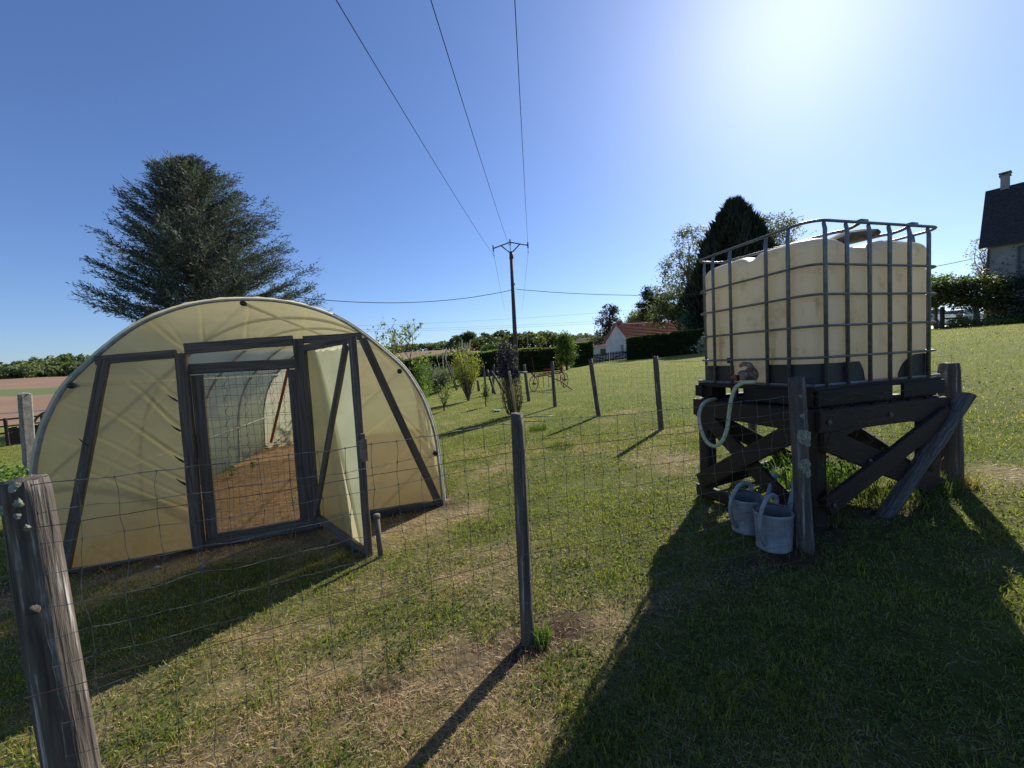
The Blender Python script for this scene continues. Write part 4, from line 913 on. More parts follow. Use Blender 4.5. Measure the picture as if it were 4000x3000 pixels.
# ------------------------------------------------------------------ the big blue cedar
def cedar(base, H, label, profile, nb=210, seed=3, needle=.30, name='cedar', sub=20, c0=(.030, .040, .036), c1=(.16, .185, .16), lift=.30, group=None, tr=.32):
    r = np.random.default_rng(seed); base = Vector(base); root = empty(name, base, label, 'tree', group); m = MB(); bx = MB()
    m.tube([base-V3(0, 0, .2), base+V3(.05, 0, H*.4), base+V3(-.05, 0, H*.75), base+V3(0, 0, H*.98)], [tr, tr*.75, tr*.35, .03], 10); PP, DD_, LL, CC, WW = [], [], [], [], []
    for i in range(nb):
        t = .04+.95*(i/nb)**.92; az = i*2.39996+r.normal(0, .25); Lb = profile(t, az)*r.uniform(.78, 1.04); ez = H*t
        el = lift*(1-.2*t)+.55*t+r.normal(0, .07); dr = np.array((math.cos(az), math.sin(az), 0)); st = np.array(base)+np.array((0, 0, ez))
        m_n = 10; pts = []; 
        for j in range(m_n+1):
            q = j/m_n; pts.append(st+dr*Lb*q+np.array((0, 0, 1))*Lb*(el*q-.22*q*q*(1-t)+.10*q**4))
        pts = np.array(pts); m.tube([Vector(p) for p in pts[::2]], [max(.006, .05*(1-q)*(.4+.6*Lb/5)) for q in np.linspace(0, 1, 6)], 4, False)
        side = np.array((-math.sin(az), math.cos(az), 0)); ns = int(sub*(.5+Lb/4.5)); q = r.uniform(.12, 1, ns)**.75
        for s_i in range(ns):
            qi = q[s_i]*m_n; k0 = min(int(qi), m_n-1); p = pts[k0]+(pts[k0+1]-pts[k0])*(qi-k0); sgn = r.choice((-1, 1)); sl = (.18+.75*Lb*.22*(1-q[s_i]*.55))*r.uniform(.5, 1.2)
            dv = dr*r.uniform(.35, 1.0)+side*sgn*r.uniform(.3, 1.0)*(1 if q[s_i] < .9 else .3)+np.array((0, 0, r.uniform(-.12, .42))); dv /= np.linalg.norm(dv)
            nn = max(4, int(sl/.062)); tt = np.linspace(.05, 1, nn); pp = p+dv*sl*tt[:, None]+r.normal(0, .035, (nn, 3))
            dd = dv*.8+r.normal(0, .33, (nn, 3))+np.array((0, 0, .22)); dd /= np.linalg.norm(dd, axis=1)[:, None]
            PP.append(pp); DD_.append(dd); LL.append(needle*r.uniform(.45, 1.05, nn)); WW.append(r.uniform(.028, .060, nn)*needle/.3); CC.append(np.full(nn, r.random()))
    PP = np.concatenate(PP); DD_ = np.concatenate(DD_); LL = np.concatenate(LL); WW = np.concatenate(WW); CC = np.concatenate(CC)
    v, f, c = dir_quads(PP, DD_, LL, WW, tint(len(PP), c0, c1, r, CC), r); np_mesh('crown', v, f, m_leafdark, root, colr=c)
    m.build('trunk', m_bark, root, True); return root
cx = at(800, 1400, 19.0); cb = V3(cx.x, 19.0, T1(cx.x, 19.0))
def cprof(t, az):
    L = .64*np.interp(t, [0, .14, .30, .42, .60, .8, .93, 1], [3.8, 4.7, 5.2, 4.9, 4.1, 2.7, 1.2, .25]); right = math.cos(az)
    L *= 1+(.55 if t < .45 else .36)*max(0, right)*(1-t*.5)
    if right < 0 and t < .30: L *= .70
    
    if right < -.4 and (.30 < t < .36 or .5 < t < .55): L += .35
    return L*(1+.12*math.sin(az*3+t*22)+.09*math.sin(t*61))
cedar(cb, 11.9, 'broad blue-grey cedar rising behind the greenhouse', cprof, nb=520, sub=58, needle=.22)

# ------------------------------------------------------------------ hedges
def hedge(label, pts, hts, wd, leaf, nleaf, c_top, c_side, seed, bump=.08, round_=.25):
    r = np.random.default_rng(seed); P = [Vector((p[0], p[1], 0)) for p in pts]; seg = [(P[i+1]-P[i]).length for i in range(len(P)-1)]; tot = sum(seg); mid = P[len(P)//2]
    root = empty('hedge', G(P[0].lerp(P[-1], .5).x, P[0].lerp(P[-1], .5).y), label, 'hedge', 'clipped hedges closing the garden')
    cs = np.cumsum([0]+seg)
    def pos(s): x_ = np.interp(s, cs, [p.x for p in P]); y_ = np.interp(s, cs, [p.y for p in P]); h_ = np.interp(s, cs, hts); return x_, y_, h_
    dv = (P[-1]-P[0]).normalized(); nx, ny = -dv.y, dv.x
    # woody core
    n = max(6, int(tot/.8)); vs = []; fs = []
    for i in range(n+1):
        x_, y_, h_ = pos(tot*i/n); x_, y_, h_ = float(x_), float(y_), float(h_); z_ = T1(x_, y_); w_ = wd/2*.86
        for (a, b) in ((-w_, -.1), (-w_, h_*.93), (w_, h_*.93), (w_, -.1)): vs.append((x_+nx*a, y_+ny*a, z_+b))
    for i in range(n):
        a = i*4; fs += [[a, a+4, a+5, a+1], [a+1, a+5, a+6, a+2], [a+2, a+6, a+7, a+3]]
    fs += [[0, 1, 2, 3], [n*4+3, n*4+2, n*4+1, n*4]]; mb = MB(); mb.add(vs, fs); mb.build('core', m_hedgecore, root)
    # leaves: near face, far face, top, ends
    N = nleaf; s = r.uniform(0, tot, N); x_, y_, h_ = pos(s); h_ = h_*(1+.015*np.sin(s*1.7+seed)+.01*np.sin(s*4.3)); z_ = terr(x_, y_); kind = r.random(N); t = r.random(N); off = np.zeros(N); hz = np.zeros(N)
    face = kind < .55; top = (kind >= .55)&(kind < .88); back = kind >= .88
    off[face] = -wd/2; hz[face] = t[face]; off[back] = wd/2; hz[back] = t[back]; off[top] = (t[top]-.5)*wd; hz[top] = 1
    off = off+r.normal(0, bump*.5, N); hh = h_*hz+np.where(top, r.normal(0, bump*.45, N)+bump*.3, 0)
    Pn = np.stack([x_+nx*off, y_+ny*off, z_+hh], 1)
    ne = N//14
    for e, (q, sg) in enumerate(((0, -1), (tot, 1))):
        a, b, c_ = pos(np.full(ne, q)); o_ = r.uniform(-wd/2, wd/2, ne); hq = r.random(ne)*c_; Pn = np.concatenate([Pn, np.stack([a+nx*o_+dv.x*sg*abs(r.normal(0, bump, ne)), b+ny*o_+dv.y*sg*.02, terr(a, b)+hq], 1)]); top = np.concatenate([top, np.zeros(ne, bool)])
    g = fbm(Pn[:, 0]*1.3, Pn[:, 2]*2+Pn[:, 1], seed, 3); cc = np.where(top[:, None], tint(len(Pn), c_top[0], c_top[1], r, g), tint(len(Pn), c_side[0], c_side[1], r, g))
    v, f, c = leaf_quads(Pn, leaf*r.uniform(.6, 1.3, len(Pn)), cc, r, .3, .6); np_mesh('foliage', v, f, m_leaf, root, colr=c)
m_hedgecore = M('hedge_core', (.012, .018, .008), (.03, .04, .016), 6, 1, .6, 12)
TC = ((.10, .15, .02), (.19, .24, .04)); SC = ((.030, .048, .014), (.060, .085, .026))  # sunlit tops and shaded sides painted into the leaf colours
def xat(px, y): return at(px, 1400, y).x
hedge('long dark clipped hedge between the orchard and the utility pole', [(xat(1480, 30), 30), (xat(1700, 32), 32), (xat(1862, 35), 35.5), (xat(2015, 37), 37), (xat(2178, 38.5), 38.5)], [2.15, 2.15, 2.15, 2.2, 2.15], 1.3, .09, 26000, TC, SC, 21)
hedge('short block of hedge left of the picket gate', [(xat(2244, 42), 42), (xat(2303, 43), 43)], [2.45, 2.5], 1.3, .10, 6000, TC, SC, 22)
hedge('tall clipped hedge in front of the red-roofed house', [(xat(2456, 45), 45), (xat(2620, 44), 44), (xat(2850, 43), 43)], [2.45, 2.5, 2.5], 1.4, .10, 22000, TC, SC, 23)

# ------------------------------------------------------------------ orchard shrubs and young trees
tb = G(xat(1640, 12.5), 12.5)
def sparse_tree():
    root = empty('young_tree', tb, 'thin young tree with sparse new leaves above the greenhouse edge', 'tree'); r = random.Random(4); m = MB(); tips = []
    def grow(p, d, L, rad, lev):
        q = p; pts = [p]
        for i in range(4):
            d = (d+V3(r.uniform(-.16, .16), r.uniform(-.16, .16), r.uniform(-.02, .12))).normalized(); q = q+d*L/4; pts.append(q)
        m.tube(pts, [rad*(1-.13*i) for i in range(5)], 5)
        if lev >= 2: tips.extend(pts[1:])
        if lev < 4:
            for k in range(4 if lev < 3 else 3):
                sp_ = .85; dd = (d+V3(r.uniform(-sp_, sp_)*1.3, r.uniform(-sp_, sp_), r.uniform(-.1, .4))).normalized(); grow(pts[r.choice((2, 3, 4, 4))], dd, L*r.uniform(.52, .78), rad*.55, lev+1)
    grow(tb, V3(-.12, 0, 1).normalized(), 1.45, .042, 0)
    T = np.array([tuple(t) for t in tips]); rr = np.random.default_rng(3); k = rr.choice(len(T), 900); P = T[k]+rr.normal(0, .03, (900, 3)); v, f, c = leaf_quads(P, rr.uniform(.03, .06, 900), tint(900, (.10, .15, .03), (.28, .32, .10), rr), rr)
    np_mesh('crown', v, f, m_leaf, root, colr=c); m.build('trunk', m_bark, root, True)
sparse_tree()
def bush(name, label, base, stems, H, spread, nleaf, leaf, c0, c1, seed, group='shrubs in the orchard lawn', cat='shrub', mat=None, low=.35, curve=1.0, srad=.012, jit=.06, up=0.):
    """many stems fanning from the foot, leaves along them"""
    r = np.random.default_rng(seed); base = Vector(base); root = empty(name, base, label, cat, group); m = MB(); PP = []
    for i in range(stems):
        a = r.uniform(0, 2*math.pi); s = r.uniform(.1, 1)**.7*spread; h_ = H*r.uniform(.72, 1.0)*(1-.25*(s/spread)**2); pts = []
        for j in range(7):
            t = j/6; pts.append(base+V3(math.cos(a)*s*t**curve+r.normal(0, .012), math.sin(a)*s*t**curve+r.normal(0, .012), h_*t-(.03 if j == 0 else 0)))
        m.tube(pts, [srad*(1-.8*j/6)+.002 for j in range(7)], 5); q = r.uniform(low, 1, max(1, nleaf//stems))
        P = np.array([tuple(p) for p in pts]); qq = q*6; k = np.minimum(qq.astype(int), 5); PP.append(P[k]+(P[k+1]-P[k])*(qq-k)[:, None]+r.normal(0, jit, (len(q), 3)))
    P = np.concatenate(PP); g = fbm(P[:, 0]*4, P[:, 2]*4, seed, 2); v, f, c = leaf_quads(P, leaf*r.uniform(.6, 1.35, len(P)), tint(len(P), c0, c1, r, g), r, up)
    np_mesh('crown', v, f, mat or m_leaf, root, colr=c); m.build('stems', m_bark, root, True); return root
def gpt(px, y): x_ = xat(px, y); return G(x_, y)
bush('flowering_shrub', 'rounded yellow-green shrub on many bare stems in the orchard', gpt(1820, 15.3), 48, 2.38, .70, 3200, .032, (.14, .17, .02), (.42, .40, .07), 31, low=.42, jit=.06, srad=.014)
bush('columnar_shrub', 'bright green upright shrub just right of the greenhouse', gpt(1640, 16.5), 12, 2.35, .42, 1900, .035, (.07, .14, .02), (.20, .28, .05), 32, low=.1, jit=.13)
bush('grey_shrub', 'dark grey-leaved rounded shrub before the hedge', gpt(1705, 22), 30, 1.5, 1.0, 3200, .055, (.05, .065, .055), (.17, .19, .17), 33, low=.15, jit=.14)
bush('sapling', 'leafy sapling on a thin trunk between greenhouse and yellow shrub', gpt(1722, 12.6), 7, 1.15, .36, 420, .028, (.07, .13, .02), (.22, .27, .06), 34, low=.35, jit=.05, curve=1.6)
bush('sapling', 'small dark evergreen sapling right of the yellow shrub', gpt(1888, 12.6), 5, .80, .16, 300, .035, (.03, .06, .02), (.10, .14, .05), 35, low=.42, jit=.05, curve=1.8)
bush('climber', 'leafy climber on a stake at the left edge of the orchard', gpt(1668, 20), 8, 2.1, .25, 900, .04, (.06, .10, .02), (.18, .22, .06), 36, low=.2, jit=.12)
def stake(name, label, base, top, r_, mat, grp=None, cat='stake'):
    o = MB().tube([base-V3(0, 0, .1), Vector(base).lerp(Vector(top), .5), top], [r_, r_*.95, r_*.9], 10).build(name, mat, None, True); tag(o, label, cat, grp); return o
b = gpt(1778, 21.5); stake('stake', 'leaning grey stake before the hedge, left one of a crossed pair', b, b+V3(-.55, 0, 1.75), .045, m_postwood, 'leaning stakes before the hedge')
b = gpt(1760, 21.8); stake('stake', 'shorter leaning stake before the hedge, right one of a crossed pair', b+V3(.3, 0, 0), b+V3(-.1, 0, 1.5), .04, m_postwood, 'leaning stakes before the hedge')
b = gpt(1864, 19.5); stake('stake', 'short stump of a post in the lawn behind the yellow shrub', b, b+V3(-.05, 0, .55), .07, m_postwood)
# dried bundle tied to a stake
bb = G(.0, 10.3)
def bundle():
    root = empty('bound_shrub', bb, 'dark purple-grey dried column shrub bound with wire behind the middle post', 'shrub'); r = np.random.default_rng(41); m = MB(); P = []; Cc = []
    for i in range(60):
        a = r.uniform(0, 6.28); s = r.uniform(0, 1)**.6; H = r.uniform(1.0, 1.95); pts = []
        for j in range(8):
            t = j/7; z = H*t; R = np.interp(z, [0, .25, .7, 1.05, 1.15, 1.5, 1.95], [.14, .26, .31, .30, .25, .29, .20]); pts.append(bb+V3(-.13*z/1.9+math.cos(a)*s*R+r.normal(0, .015), math.sin(a)*s*R, z+.02))
        m.tube(pts, [.009*(1-.7*j/7) for j in range(8)], 4)
        nl = 90; q = r.uniform(.05, 1, nl)**.8*7; k = np.minimum(q.astype(int), 6); A = np.array([tuple(p) for p in pts]); pp = A[k]+(A[k+1]-A[k])*(q-k)[:, None]; keep = (pp[:, 2]-bb.z > 1.02)|(r.random(nl) < .48); pp = pp[keep]+r.normal(0, .03, (keep.sum(), 3)); P.append(pp)
        hi = (pp[:, 2]-bb.z > 1.0)[:, None]; kk = r.random((len(pp), 1)); Cc.append(np.where(hi, np.array((.035, .032, .05))*(1-kk)+np.array((.19, .18, .24))*kk**3, np.array((.04, .055, .02))*(1-kk)+np.array((.15, .16, .07))*kk))
    P = np.concatenate(P); Cc = np.concatenate(Cc); hi = P[:, 2]-bb.z > 1.0; v, f, c = leaf_quads(P, np.where(hi, .042, .024)*r.uniform(.6, 1.3, len(P)), Cc, r, 0, .5); np_mesh('crown', v, f, m_leafdark, root, colr=c); m.build('stems', m_bark, root, True)
    zt = 1.12; MB().tube([bb+V3(-.08+.27*math.cos(k/16*6.283), .27*math.sin(k/16*6.283), zt+.02*math.sin(k*1.7)) for k in range(17)]+[bb+V3(.42, 0, zt+.0)], .006, 5).build('binding_wire', m_steel, root, True)
bundle()
stake('stake', 'pale new square stake standing against the bound dark shrub', at(2018, 1618, 9.9), at(1988, 1448, 9.95), .035, m_stake)
# pampas plumes
def pampas(label, base, H, n, seed):
    r = random.Random(seed); rn = np.random.default_rng(seed); root = empty('pampas_grass', base, label, 'plant', 'pampas grasses before the hedge'); x = np.full(500, base.x)+rn.normal(0, .18, 500); y = np.full(500, base.y)+rn.normal(0, .18, 500)
    v, f, c = blades(x, y, rn.uniform(.5, 1.5, 500)*H/2.7, np.full(500, .035), rn.uniform(.2, .9, 500), tint(500, (.06, .09, .02), (.22, .24, .08), rn), True, rn); np_mesh('tuft', v, f, m_grass, root, colr=c)
    for i in range(n):
        a = r.uniform(0, 6.28); s = r.uniform(.1, .7); h_ = H*r.uniform(.85, 1.02); p0 = base+V3(math.cos(a)*.1, math.sin(a)*.1, 0); p1 = base+V3(math.cos(a)*s*.7, math.sin(a)*s, h_*.76); p2 = base+V3(math.cos(a)*s*.9+.05, math.sin(a)*s, h_)
        MB().tube([p0, p0.lerp(p1, .5), p1], .008, 4).tube(smooth([p1, p1.lerp(p2, .3), p1.lerp(p2, .7), p2], 2), [.01, .03, .045, .05, .045, .025, .006], 7, True, 1, .15).build('plume', m_plume, root, True)
pampas('pampas grass with upright pale plumes above the yellow shrub', gpt(1822, 25), 2.75, 9, 51)
pampas('lower pampas grass with drooping white plumes left of the yellow shrub', gpt(1735, 26), 2.45, 6, 52)
# tall bush growing out of the hedge, loose shrubs
tree('tall_shrub', 'tall glossy green bush standing proud of the hedge', gpt(2213, 35), 2.2, .10, [(0, 0, 1.6, .85, .8, 1.3), (-.1, 0, 2.6, .55, .5, .75)], 150, 34, .20, .085, (.035, .07, .012), (.15, .21, .035), 61, cat='shrub')
tree('white_flowering_shrub', 'low shrub with whitish leaves at the left edge of the tank', gpt(2762, 30), .8, .05, [(.3, 0, .8, 1.1, .8, .7)], 90, 14, .16, .09, (.06, .07, .045), (.42, .43, .38), 62, cat='shrub', limbs=20, bark=m_bark)
# shrubs before the right hand house
tree('flowering_shrub', 'broad dark shrub with layered leaves before the right-hand house', gpt(3815, 24.0), 1.6, .16, [(0, 0, 2.05, 2.0, 1.3, 1.05), (-1.5, .2, 2.35, 1.0, .9, .65), (1.7, -.3, 1.7, 1.1, 1.0, .75)], 420, 36, .22, .085, (.022, .034, .014), (.12, .15, .055), 63, cat='shrub', limbs=30, up=1.2)
tree('small_tree', 'bright green small tree beside the tank cage, before the parked cars', gpt(3655, 26), 1.9, .10, [(0, 0, 2.6, 1.0, .9, 1.0), (-.5, 0, 1.9, .9, .8, .6)], 150, 30, .22, .09, (.03, .07, .015), (.14, .22, .05), 64, cat='tree', up=.8)
tree('shrub', 'dull grey-green shrub at the right edge below the house window', gpt(3985, 23.0), 1.0, .10, [(0, 0, 1.2, 1.5, 1.0, 1.0), (.3, 0, 2.2, 1.2, .8, .6)], 220, 26, .2, .08, (.04, .045, .04), (.16, .17, .15), 65, cat='shrub', up=.8)
tree('bare_tree', 'airy small tree with pale twigs at the corner of the right-hand house', gpt(3850, 27.5), 4.2, .09, [(0, 0, 4.8, 1.1, .9, 1.5), (.2, 0, 3.3, .9, .8, .9)], 90, 12, .22, .08, (.16, .15, .11), (.36, .34, .28), 66, limbs=60, bark=m_birch)
tree('ground_shrub', 'low row of plants along the border before the right-hand house', gpt(3900, 22.6), .25, .05, [(-2.2, 0, .25, 1.0, .5, .3), (0, 0, .2, 1.6, .4, .25), (2, -.4, .3, 1.2, .5, .35)], 160, 16, .12, .06, (.03, .06, .015), (.13, .2, .05), 67, cat='plants', limbs=0)

# ------------------------------------------------------------------ trees round the houses
def cypress():
    base = gpt(2880, 50); H = 16.9; r = np.random.default_rng(71); root = empty('cypress', base, 'dense dark conifer with an upswept pointed top behind the tank', 'tree'); n = 26000; t = r.random(n)**.8; a = r.uniform(0, 6.283, n)
    R = np.interp(t, [0, .12, .35, .6, .8, .92, 1], [3.0, 5.0, 5.6, 4.2, 2.4, 1.3, .1])*(1+.14*np.sin(a*5+t*7)+.12*np.sin(a*8-t*13)); R = R*.93*(.78+.25*r.random(n)); x = base.x+np.cos(a)*R; y = base.y+np.sin(a)*R; z = base.z+t*H+.3
    d = np.stack([np.cos(a)*.30, np.sin(a)*.30, np.ones(n)], 1)+r.normal(0, .22, (n, 3)); d /= np.linalg.norm(d, axis=1)[:, None]; k = r.random(n)
    v, f, c = dir_quads(np.stack([x, y, z], 1), d, r.uniform(.6, 1.7, n), r.uniform(.14, .3, n), tint(n, (.012, .018, .011), (.050, .060, .036), r, k), r); np_mesh('crown', v, f, m_leafdark, root, colr=c)
    mb = MB(); mb.lathe(base, [(.4, 0), (2.4, .5), (3.9, 3), (4.1, 6.2), (2.9, 10), (1.5, 13.2), (.5, 15.6), (0, 16.2)], 18); mb.build('core', m_hedgecore, root, True); MB().tube([base-V3(0, 0, .2), base+V3(0, 0, 6)], [.4, .3], 10).build('trunk', m_bark, root, True)
cypress()
c0g, c1g = (.035, .05, .02), (.14, .17, .075)
tree('birch', 'airy tall birch left of the dark conifer', gpt(2700, 58), 13.5, .22, [(-1.5, 0, 12.5, 2.6, 2.2, 2.6), (.5, 0, 16.3, 2.4, 2, 2.0), (-2.8, 0, 9.4, 2.6, 2, 2.2), (1.5, 0, 11, 2, 2, 3)], 200, 22, .42, .17, (.06, .07, .035), (.26, .27, .16), 72, limbs=50, bark=m_birch)
tree('birch', 'airy birch showing right of the dark conifer above the tank', gpt(3030, 56), 14, .22, [(0, 0, 16.2, 3.2, 2.2, 1.8), (-2, 0, 15, 2, 2, 2.4), (1.8, 0, 14.8, 2.2, 2, 1.7)], 130, 20, .42, .16, (.06, .07, .035), (.26, .27, .16), 73, limbs=50, bark=m_birch)
tree('tree', 'leafy grey-green tree whose branches hang over the red roof', gpt(2655, 60), 7, .3, [(0, 0, 7.4, 3.4, 3, 2.6), (-2.4, 0, 5.8, 2.3, 2, 1.7), (1.6, -1, 5.3, 2.6, 2, 2.0), (2.2, 0, 8.8, 2.0, 2, 1.8)], 330, 28, .42, .17, (.035, .05, .022), (.17, .20, .11), 74, limbs=40)
tree('pine', 'lone open pine beside the gable of the white house', gpt(2388, 72), 8.2, .2, [(0, 0, 8.8, 1.7, 1.6, 1.3), (-.8, 0, 7.0, 2.2, 1.8, 1.0), (.9, 0, 6.6, 1.5, 1.5, .8), (-1.5, 0, 4.7, 1.7, 1.3, .6), (-2.3, 0, 3.3, 1.3, 1, .4), (-.6, 0, 5.6, 1.2, 1.2, .8)], 150, 26, .32, .16, (.02, .028, .022), (.075, .095, .07), 75, limbs=40, mat=m_leafdark, up=.5)
tree('round_tree', 'round yellow-green tree behind the ridge of the red roof', gpt(2510, 82), 5, .3, [(0, 0, 5.2, 3.3, 3, 3.2), (-.4, 0, 7.2, 2.4, 2, 1.9)], 260, 34, .48, .19, (.10, .13, .03), (.26, .29, .075), 76)
tree('conifer', 'ragged dark conifer with two spiky tops behind the red roof', gpt(2560, 78), 11.5, .3, [(-1.1, 0, 11.2, 1.1, 1, 1.8), (-1.6, 0, 9.2, 1.7, 1.3, 1.2), (1.2, 0, 10.4, 1.1, 1, 1.3), (0, 0, 7.5, 2.8, 2, 2.0), (1.8, 0, 8.5, 2, 1.6, 1.4)], 260, 26, .36, .20, (.018, .024, .018), (.06, .075, .05), 77, mat=m_leafdark, limbs=30)
tree('small_tree', 'dark small tree peeping over the gable between pine and round tree', gpt(2455, 84), 3.5, .2, [(0, 0, 4.0, 1.2, 1, 1.2)], 60, 26, .35, .18, (.02, .026, .018), (.07, .085, .05), 78, mat=m_leafdark)
tree('shrub', 'blue-green bush at the right end of the red roof', gpt(2725, 52), 3.2, .15, [(0, 0, 3.1, 1.7, 1.5, 1.3), (-.9, 0, 4.1, 1.3, 1, .9)], 180, 26, .3, .12, (.05, .09, .06), (.17, .25, .18), 79)
tree('tree', 'green bushy tree behind the hedge just left of the bound shrub', gpt(1925, 60), 3.2, .2, [(0, 0, 3.4, 1.9, 1.6, 1.5)], 130, 26, .35, .15, (.03, .06, .02), (.11, .17, .05), 80)

# ------------------------------------------------------------------ distant woods
def woods(label, spots, c0, c1, seed, per=110):
    r = np.random.default_rng(seed); PP, CC, SS = [], [], []; m = MB()
    for (x_, y_, h_, w_) in spots:
        z_ = T1(x_, y_); n = int(per*(.7+.6*r.random())); a = r.normal(size=(n, 3)); a /= np.linalg.norm(a, axis=1)[:, None]; a[:, 2] = np.abs(a[:, 2])*.9-.15; rad = (.72+.33*r.random((n, 1)))
        PP.append(np.array((x_, y_, z_+h_*.42))+a*np.array((w_, w_, h_*.60))*rad); CC.append(np.full(n, r.random())); SS.append(np.full(n, w_*.22)*r.uniform(.6, 1.3, n)); low = int(n*.25)
        PP.append(np.stack([x_+r.normal(0, w_*.6, low), y_-w_*.5*r.random(low), z_+h_*.4*r.random(low)], 1)); CC.append(np.full(low, .25)); SS.append(np.full(low, w_*.2))
        if r.random() < .25: m.tube([V3(x_, y_-w_*.8, z_), V3(x_+r.normal(0, .3), y_-w_*.8, z_+h_*.7)], [w_*.06, w_*.03], 4)
    PP = np.concatenate(PP); CC = np.concatenate(CC); SS = np.concatenate(SS); v, f, c = leaf_quads(PP, SS, tint(len(PP), c0, c1, r, CC), r, 0, .7)
    tag(np_mesh('woodland', v, f, m_leaf, colr=c), label, 'woods', kind='stuff')
rw = np.random.default_rng(90)
def row(x0, y0, x1, y1, n, h, w_, jit, h2=None):
    out = []
    for i in range(n):
        t = (i+rw.random()*.8)/n; hh = (h if h2 is None else h+(h2-h)*t)*(rw.uniform(.72, 1.12)); out.append((x0+(x1-x0)*t+rw.normal(0, jit*.3), y0+(y1-y0)*t+rw.normal(0, jit), hh, w_*rw.uniform(.7, 1.2)))
    return out
woods('wooded ridge above the brown fields on the left', row(-430, 300, -150, 290, 95, 9.5, 5.5, 10, 12)+row(-440, 320, -160, 320, 90, 12, 6, 9, 15)+row(-470, 345, -170, 350, 80, 16, 6.5, 8, 19)+row(-450, 370, -250, 375, 60, 21, 7, 6, 23), (.05, .075, .03), (.17, .20, .09), 91)
woods('low far tree line behind the ploughed field', row(-190, 300, -20, 300, 80, 6.0, 4, 6)+row(-190, 312, -20, 312, 70, 8, 4, 5), (.04, .06, .025), (.12, .15, .065), 92, 70)
woods('wood on the rise behind the utility pole', row(-26, 200, 62, 205, 42, 8.5, 4.0, 4, 7.5)+row(-18, 212, 66, 216, 40, 10, 4.2, 4, 8.5)+row(62, 215, 120, 230, 26, 8, 4.2, 4, 5), (.035, .055, .02), (.15, .17, .065), 93, 120)
tree('tree', 'left of two lone trees at the left end of the far wood', gpt(1800, 205), 5, .25, [(0, 0, 6.2, 2.7, 2.3, 1.8)], 70, 24, .6, .4, (.045, .065, .025), (.13, .16, .06), 94, group='lone trees at the edge of the far wood')
tree('tree', 'right and larger of two lone trees at the left end of the far wood', gpt(1834, 205), 5, .3, [(0, 0, 6.5, 4.0, 3, 2.6), (1, 0, 8.0, 2.6, 2, 1.5)], 110, 24, .7, .45, (.045, .065, .025), (.13, .16, .06), 95, group='lone trees at the edge of the far wood')
woods('far blue-green hill wood beyond the brown-roofed house', row(60, 330, 190, 330, 60, 14, 6, 8, 8), (.05, .075, .04), (.12, .15, .08), 96, 60)

# ================================================================== utility pole and lines
PY = 30.0
pb = at(2012, 1330, PY); pb.z = T1(pb.x, pb.y); ptop = at(1996, 985, PY)
up_ = empty('utility_pole', pb, 'tall dark utility pole with an arched crossarm and three hanging insulators', 'utility pole')
def pz(px, py): return at(px, py, PY)
K = 300/2212.0
def pk(x, y): return pz(1850+x*K, 900+y*K)
MB().tube([pb-V3(0, 0, .3), pb.lerp(ptop, .5), ptop], [.19, .15, .115], 12).build('pole', m_pole, up_, True)
MB().tube([pk(1090, 820), pk(1078, 610)], [.17, .13], 10).build('head', m_polemetal, up_, True)
arm = MB().tube([pk(560, 522), pk(1050, 342), pk(1570, 430)], .045, 6).build('crossarm', m_polemetal, up_, True)
MB().tube([pk(1050, 640), pk(790, 442)], .045, 6).build('arm_brace', m_polemetal, arm, True); MB().tube([pk(1105, 640), pk(1340, 385)], .045, 6).build('arm_brace', m_polemetal, arm, True)
ins = [(pk(566, 535), pk(586, 730)), (pk(1050, 350), pk(1060, 555)), (pk(1564, 440), pk(1571, 636))]
for a, b in ins: MB().lathe(b, [(.0, -.05), (.045, 0), (.02, .05), (.015, .3), (.05, .32), (.05, .6), (.05, .75), (.02, .78), (.012, (a-b).length)], 10, (a-b).normalized()).build('insulator', m_glass, up_, True)
MB().tube([pk(1095, 1545), pk(1190, 1545)], .09, 8).build('bracket', m_polemetal, up_, True)
# the three line conductors run overhead, toward and past the camera
for i, ((a, b), (px0)) in enumerate(zip(ins, (1313, 1683, 2011))):
    q0 = at(px0, 0, 7.0); d = (V3(q0.x, q0.y, 0)-V3(b.x, b.y, 0)); n = 70; pts = []
    # parabola through the insulator and the point seen at the frame's top edge, rising again to the next support
    tq = 1.0; Lh = d.length; sagc = .0011
    for k in range(n+1):
        t = 2.6*k/n; s_ = t*Lh; lin = b.z+(q0.z-b.z)*t; z = lin-sagc*s_*(Lh-s_); pts.append(V3(b.x+d.x*t, b.y+d.y*t, z))
    o = MB().tube(pts, .0085, 5, False).build('power_line', m_line); tag(o, ('leftmost', 'middle', 'rightmost')[i]+' of the three wires climbing overhead from the pole', 'wire', 'overhead wires from the utility pole')
    far_ = [b, b+V3(.8+i*.1, 70, 5.5), b+V3(1.5+i*.2, 170, 14.5)]
    o = MB().tube(smooth([far_[0], V3((far_[0].x+far_[1].x)/2, b.y+35, b.z+.3), far_[1], far_[2]], 6), .010, 4, False).build('power_line', m_polemetal); tag(o, ('left', 'middle', 'right')[i]+' far wire running on from the pole towards the wood', 'wire', 'wires beyond the utility pole')
def cable(a, b, sag, r_, lab, grp=None, n=40):
    pts = [a.lerp(b, k/n)-V3(0, 0, 4*sag*(k/n)*(1-k/n)) for k in range(n+1)]; o = MB().tube(pts, r_, 5, False).build('cable', m_polemetal); tag(o, lab, 'cable', grp)
cable(pz(2003, 1132), at(1150, 1160, 24), .62, .022, 'black cable sagging from the pole to the cedar', 'telephone cables on the pole')
cable(pz(2017, 1130), at(3850, 1000, 28.0), 1.35, .020, 'black cable running right from the pole to the right-hand house', 'telephone cables on the pole')
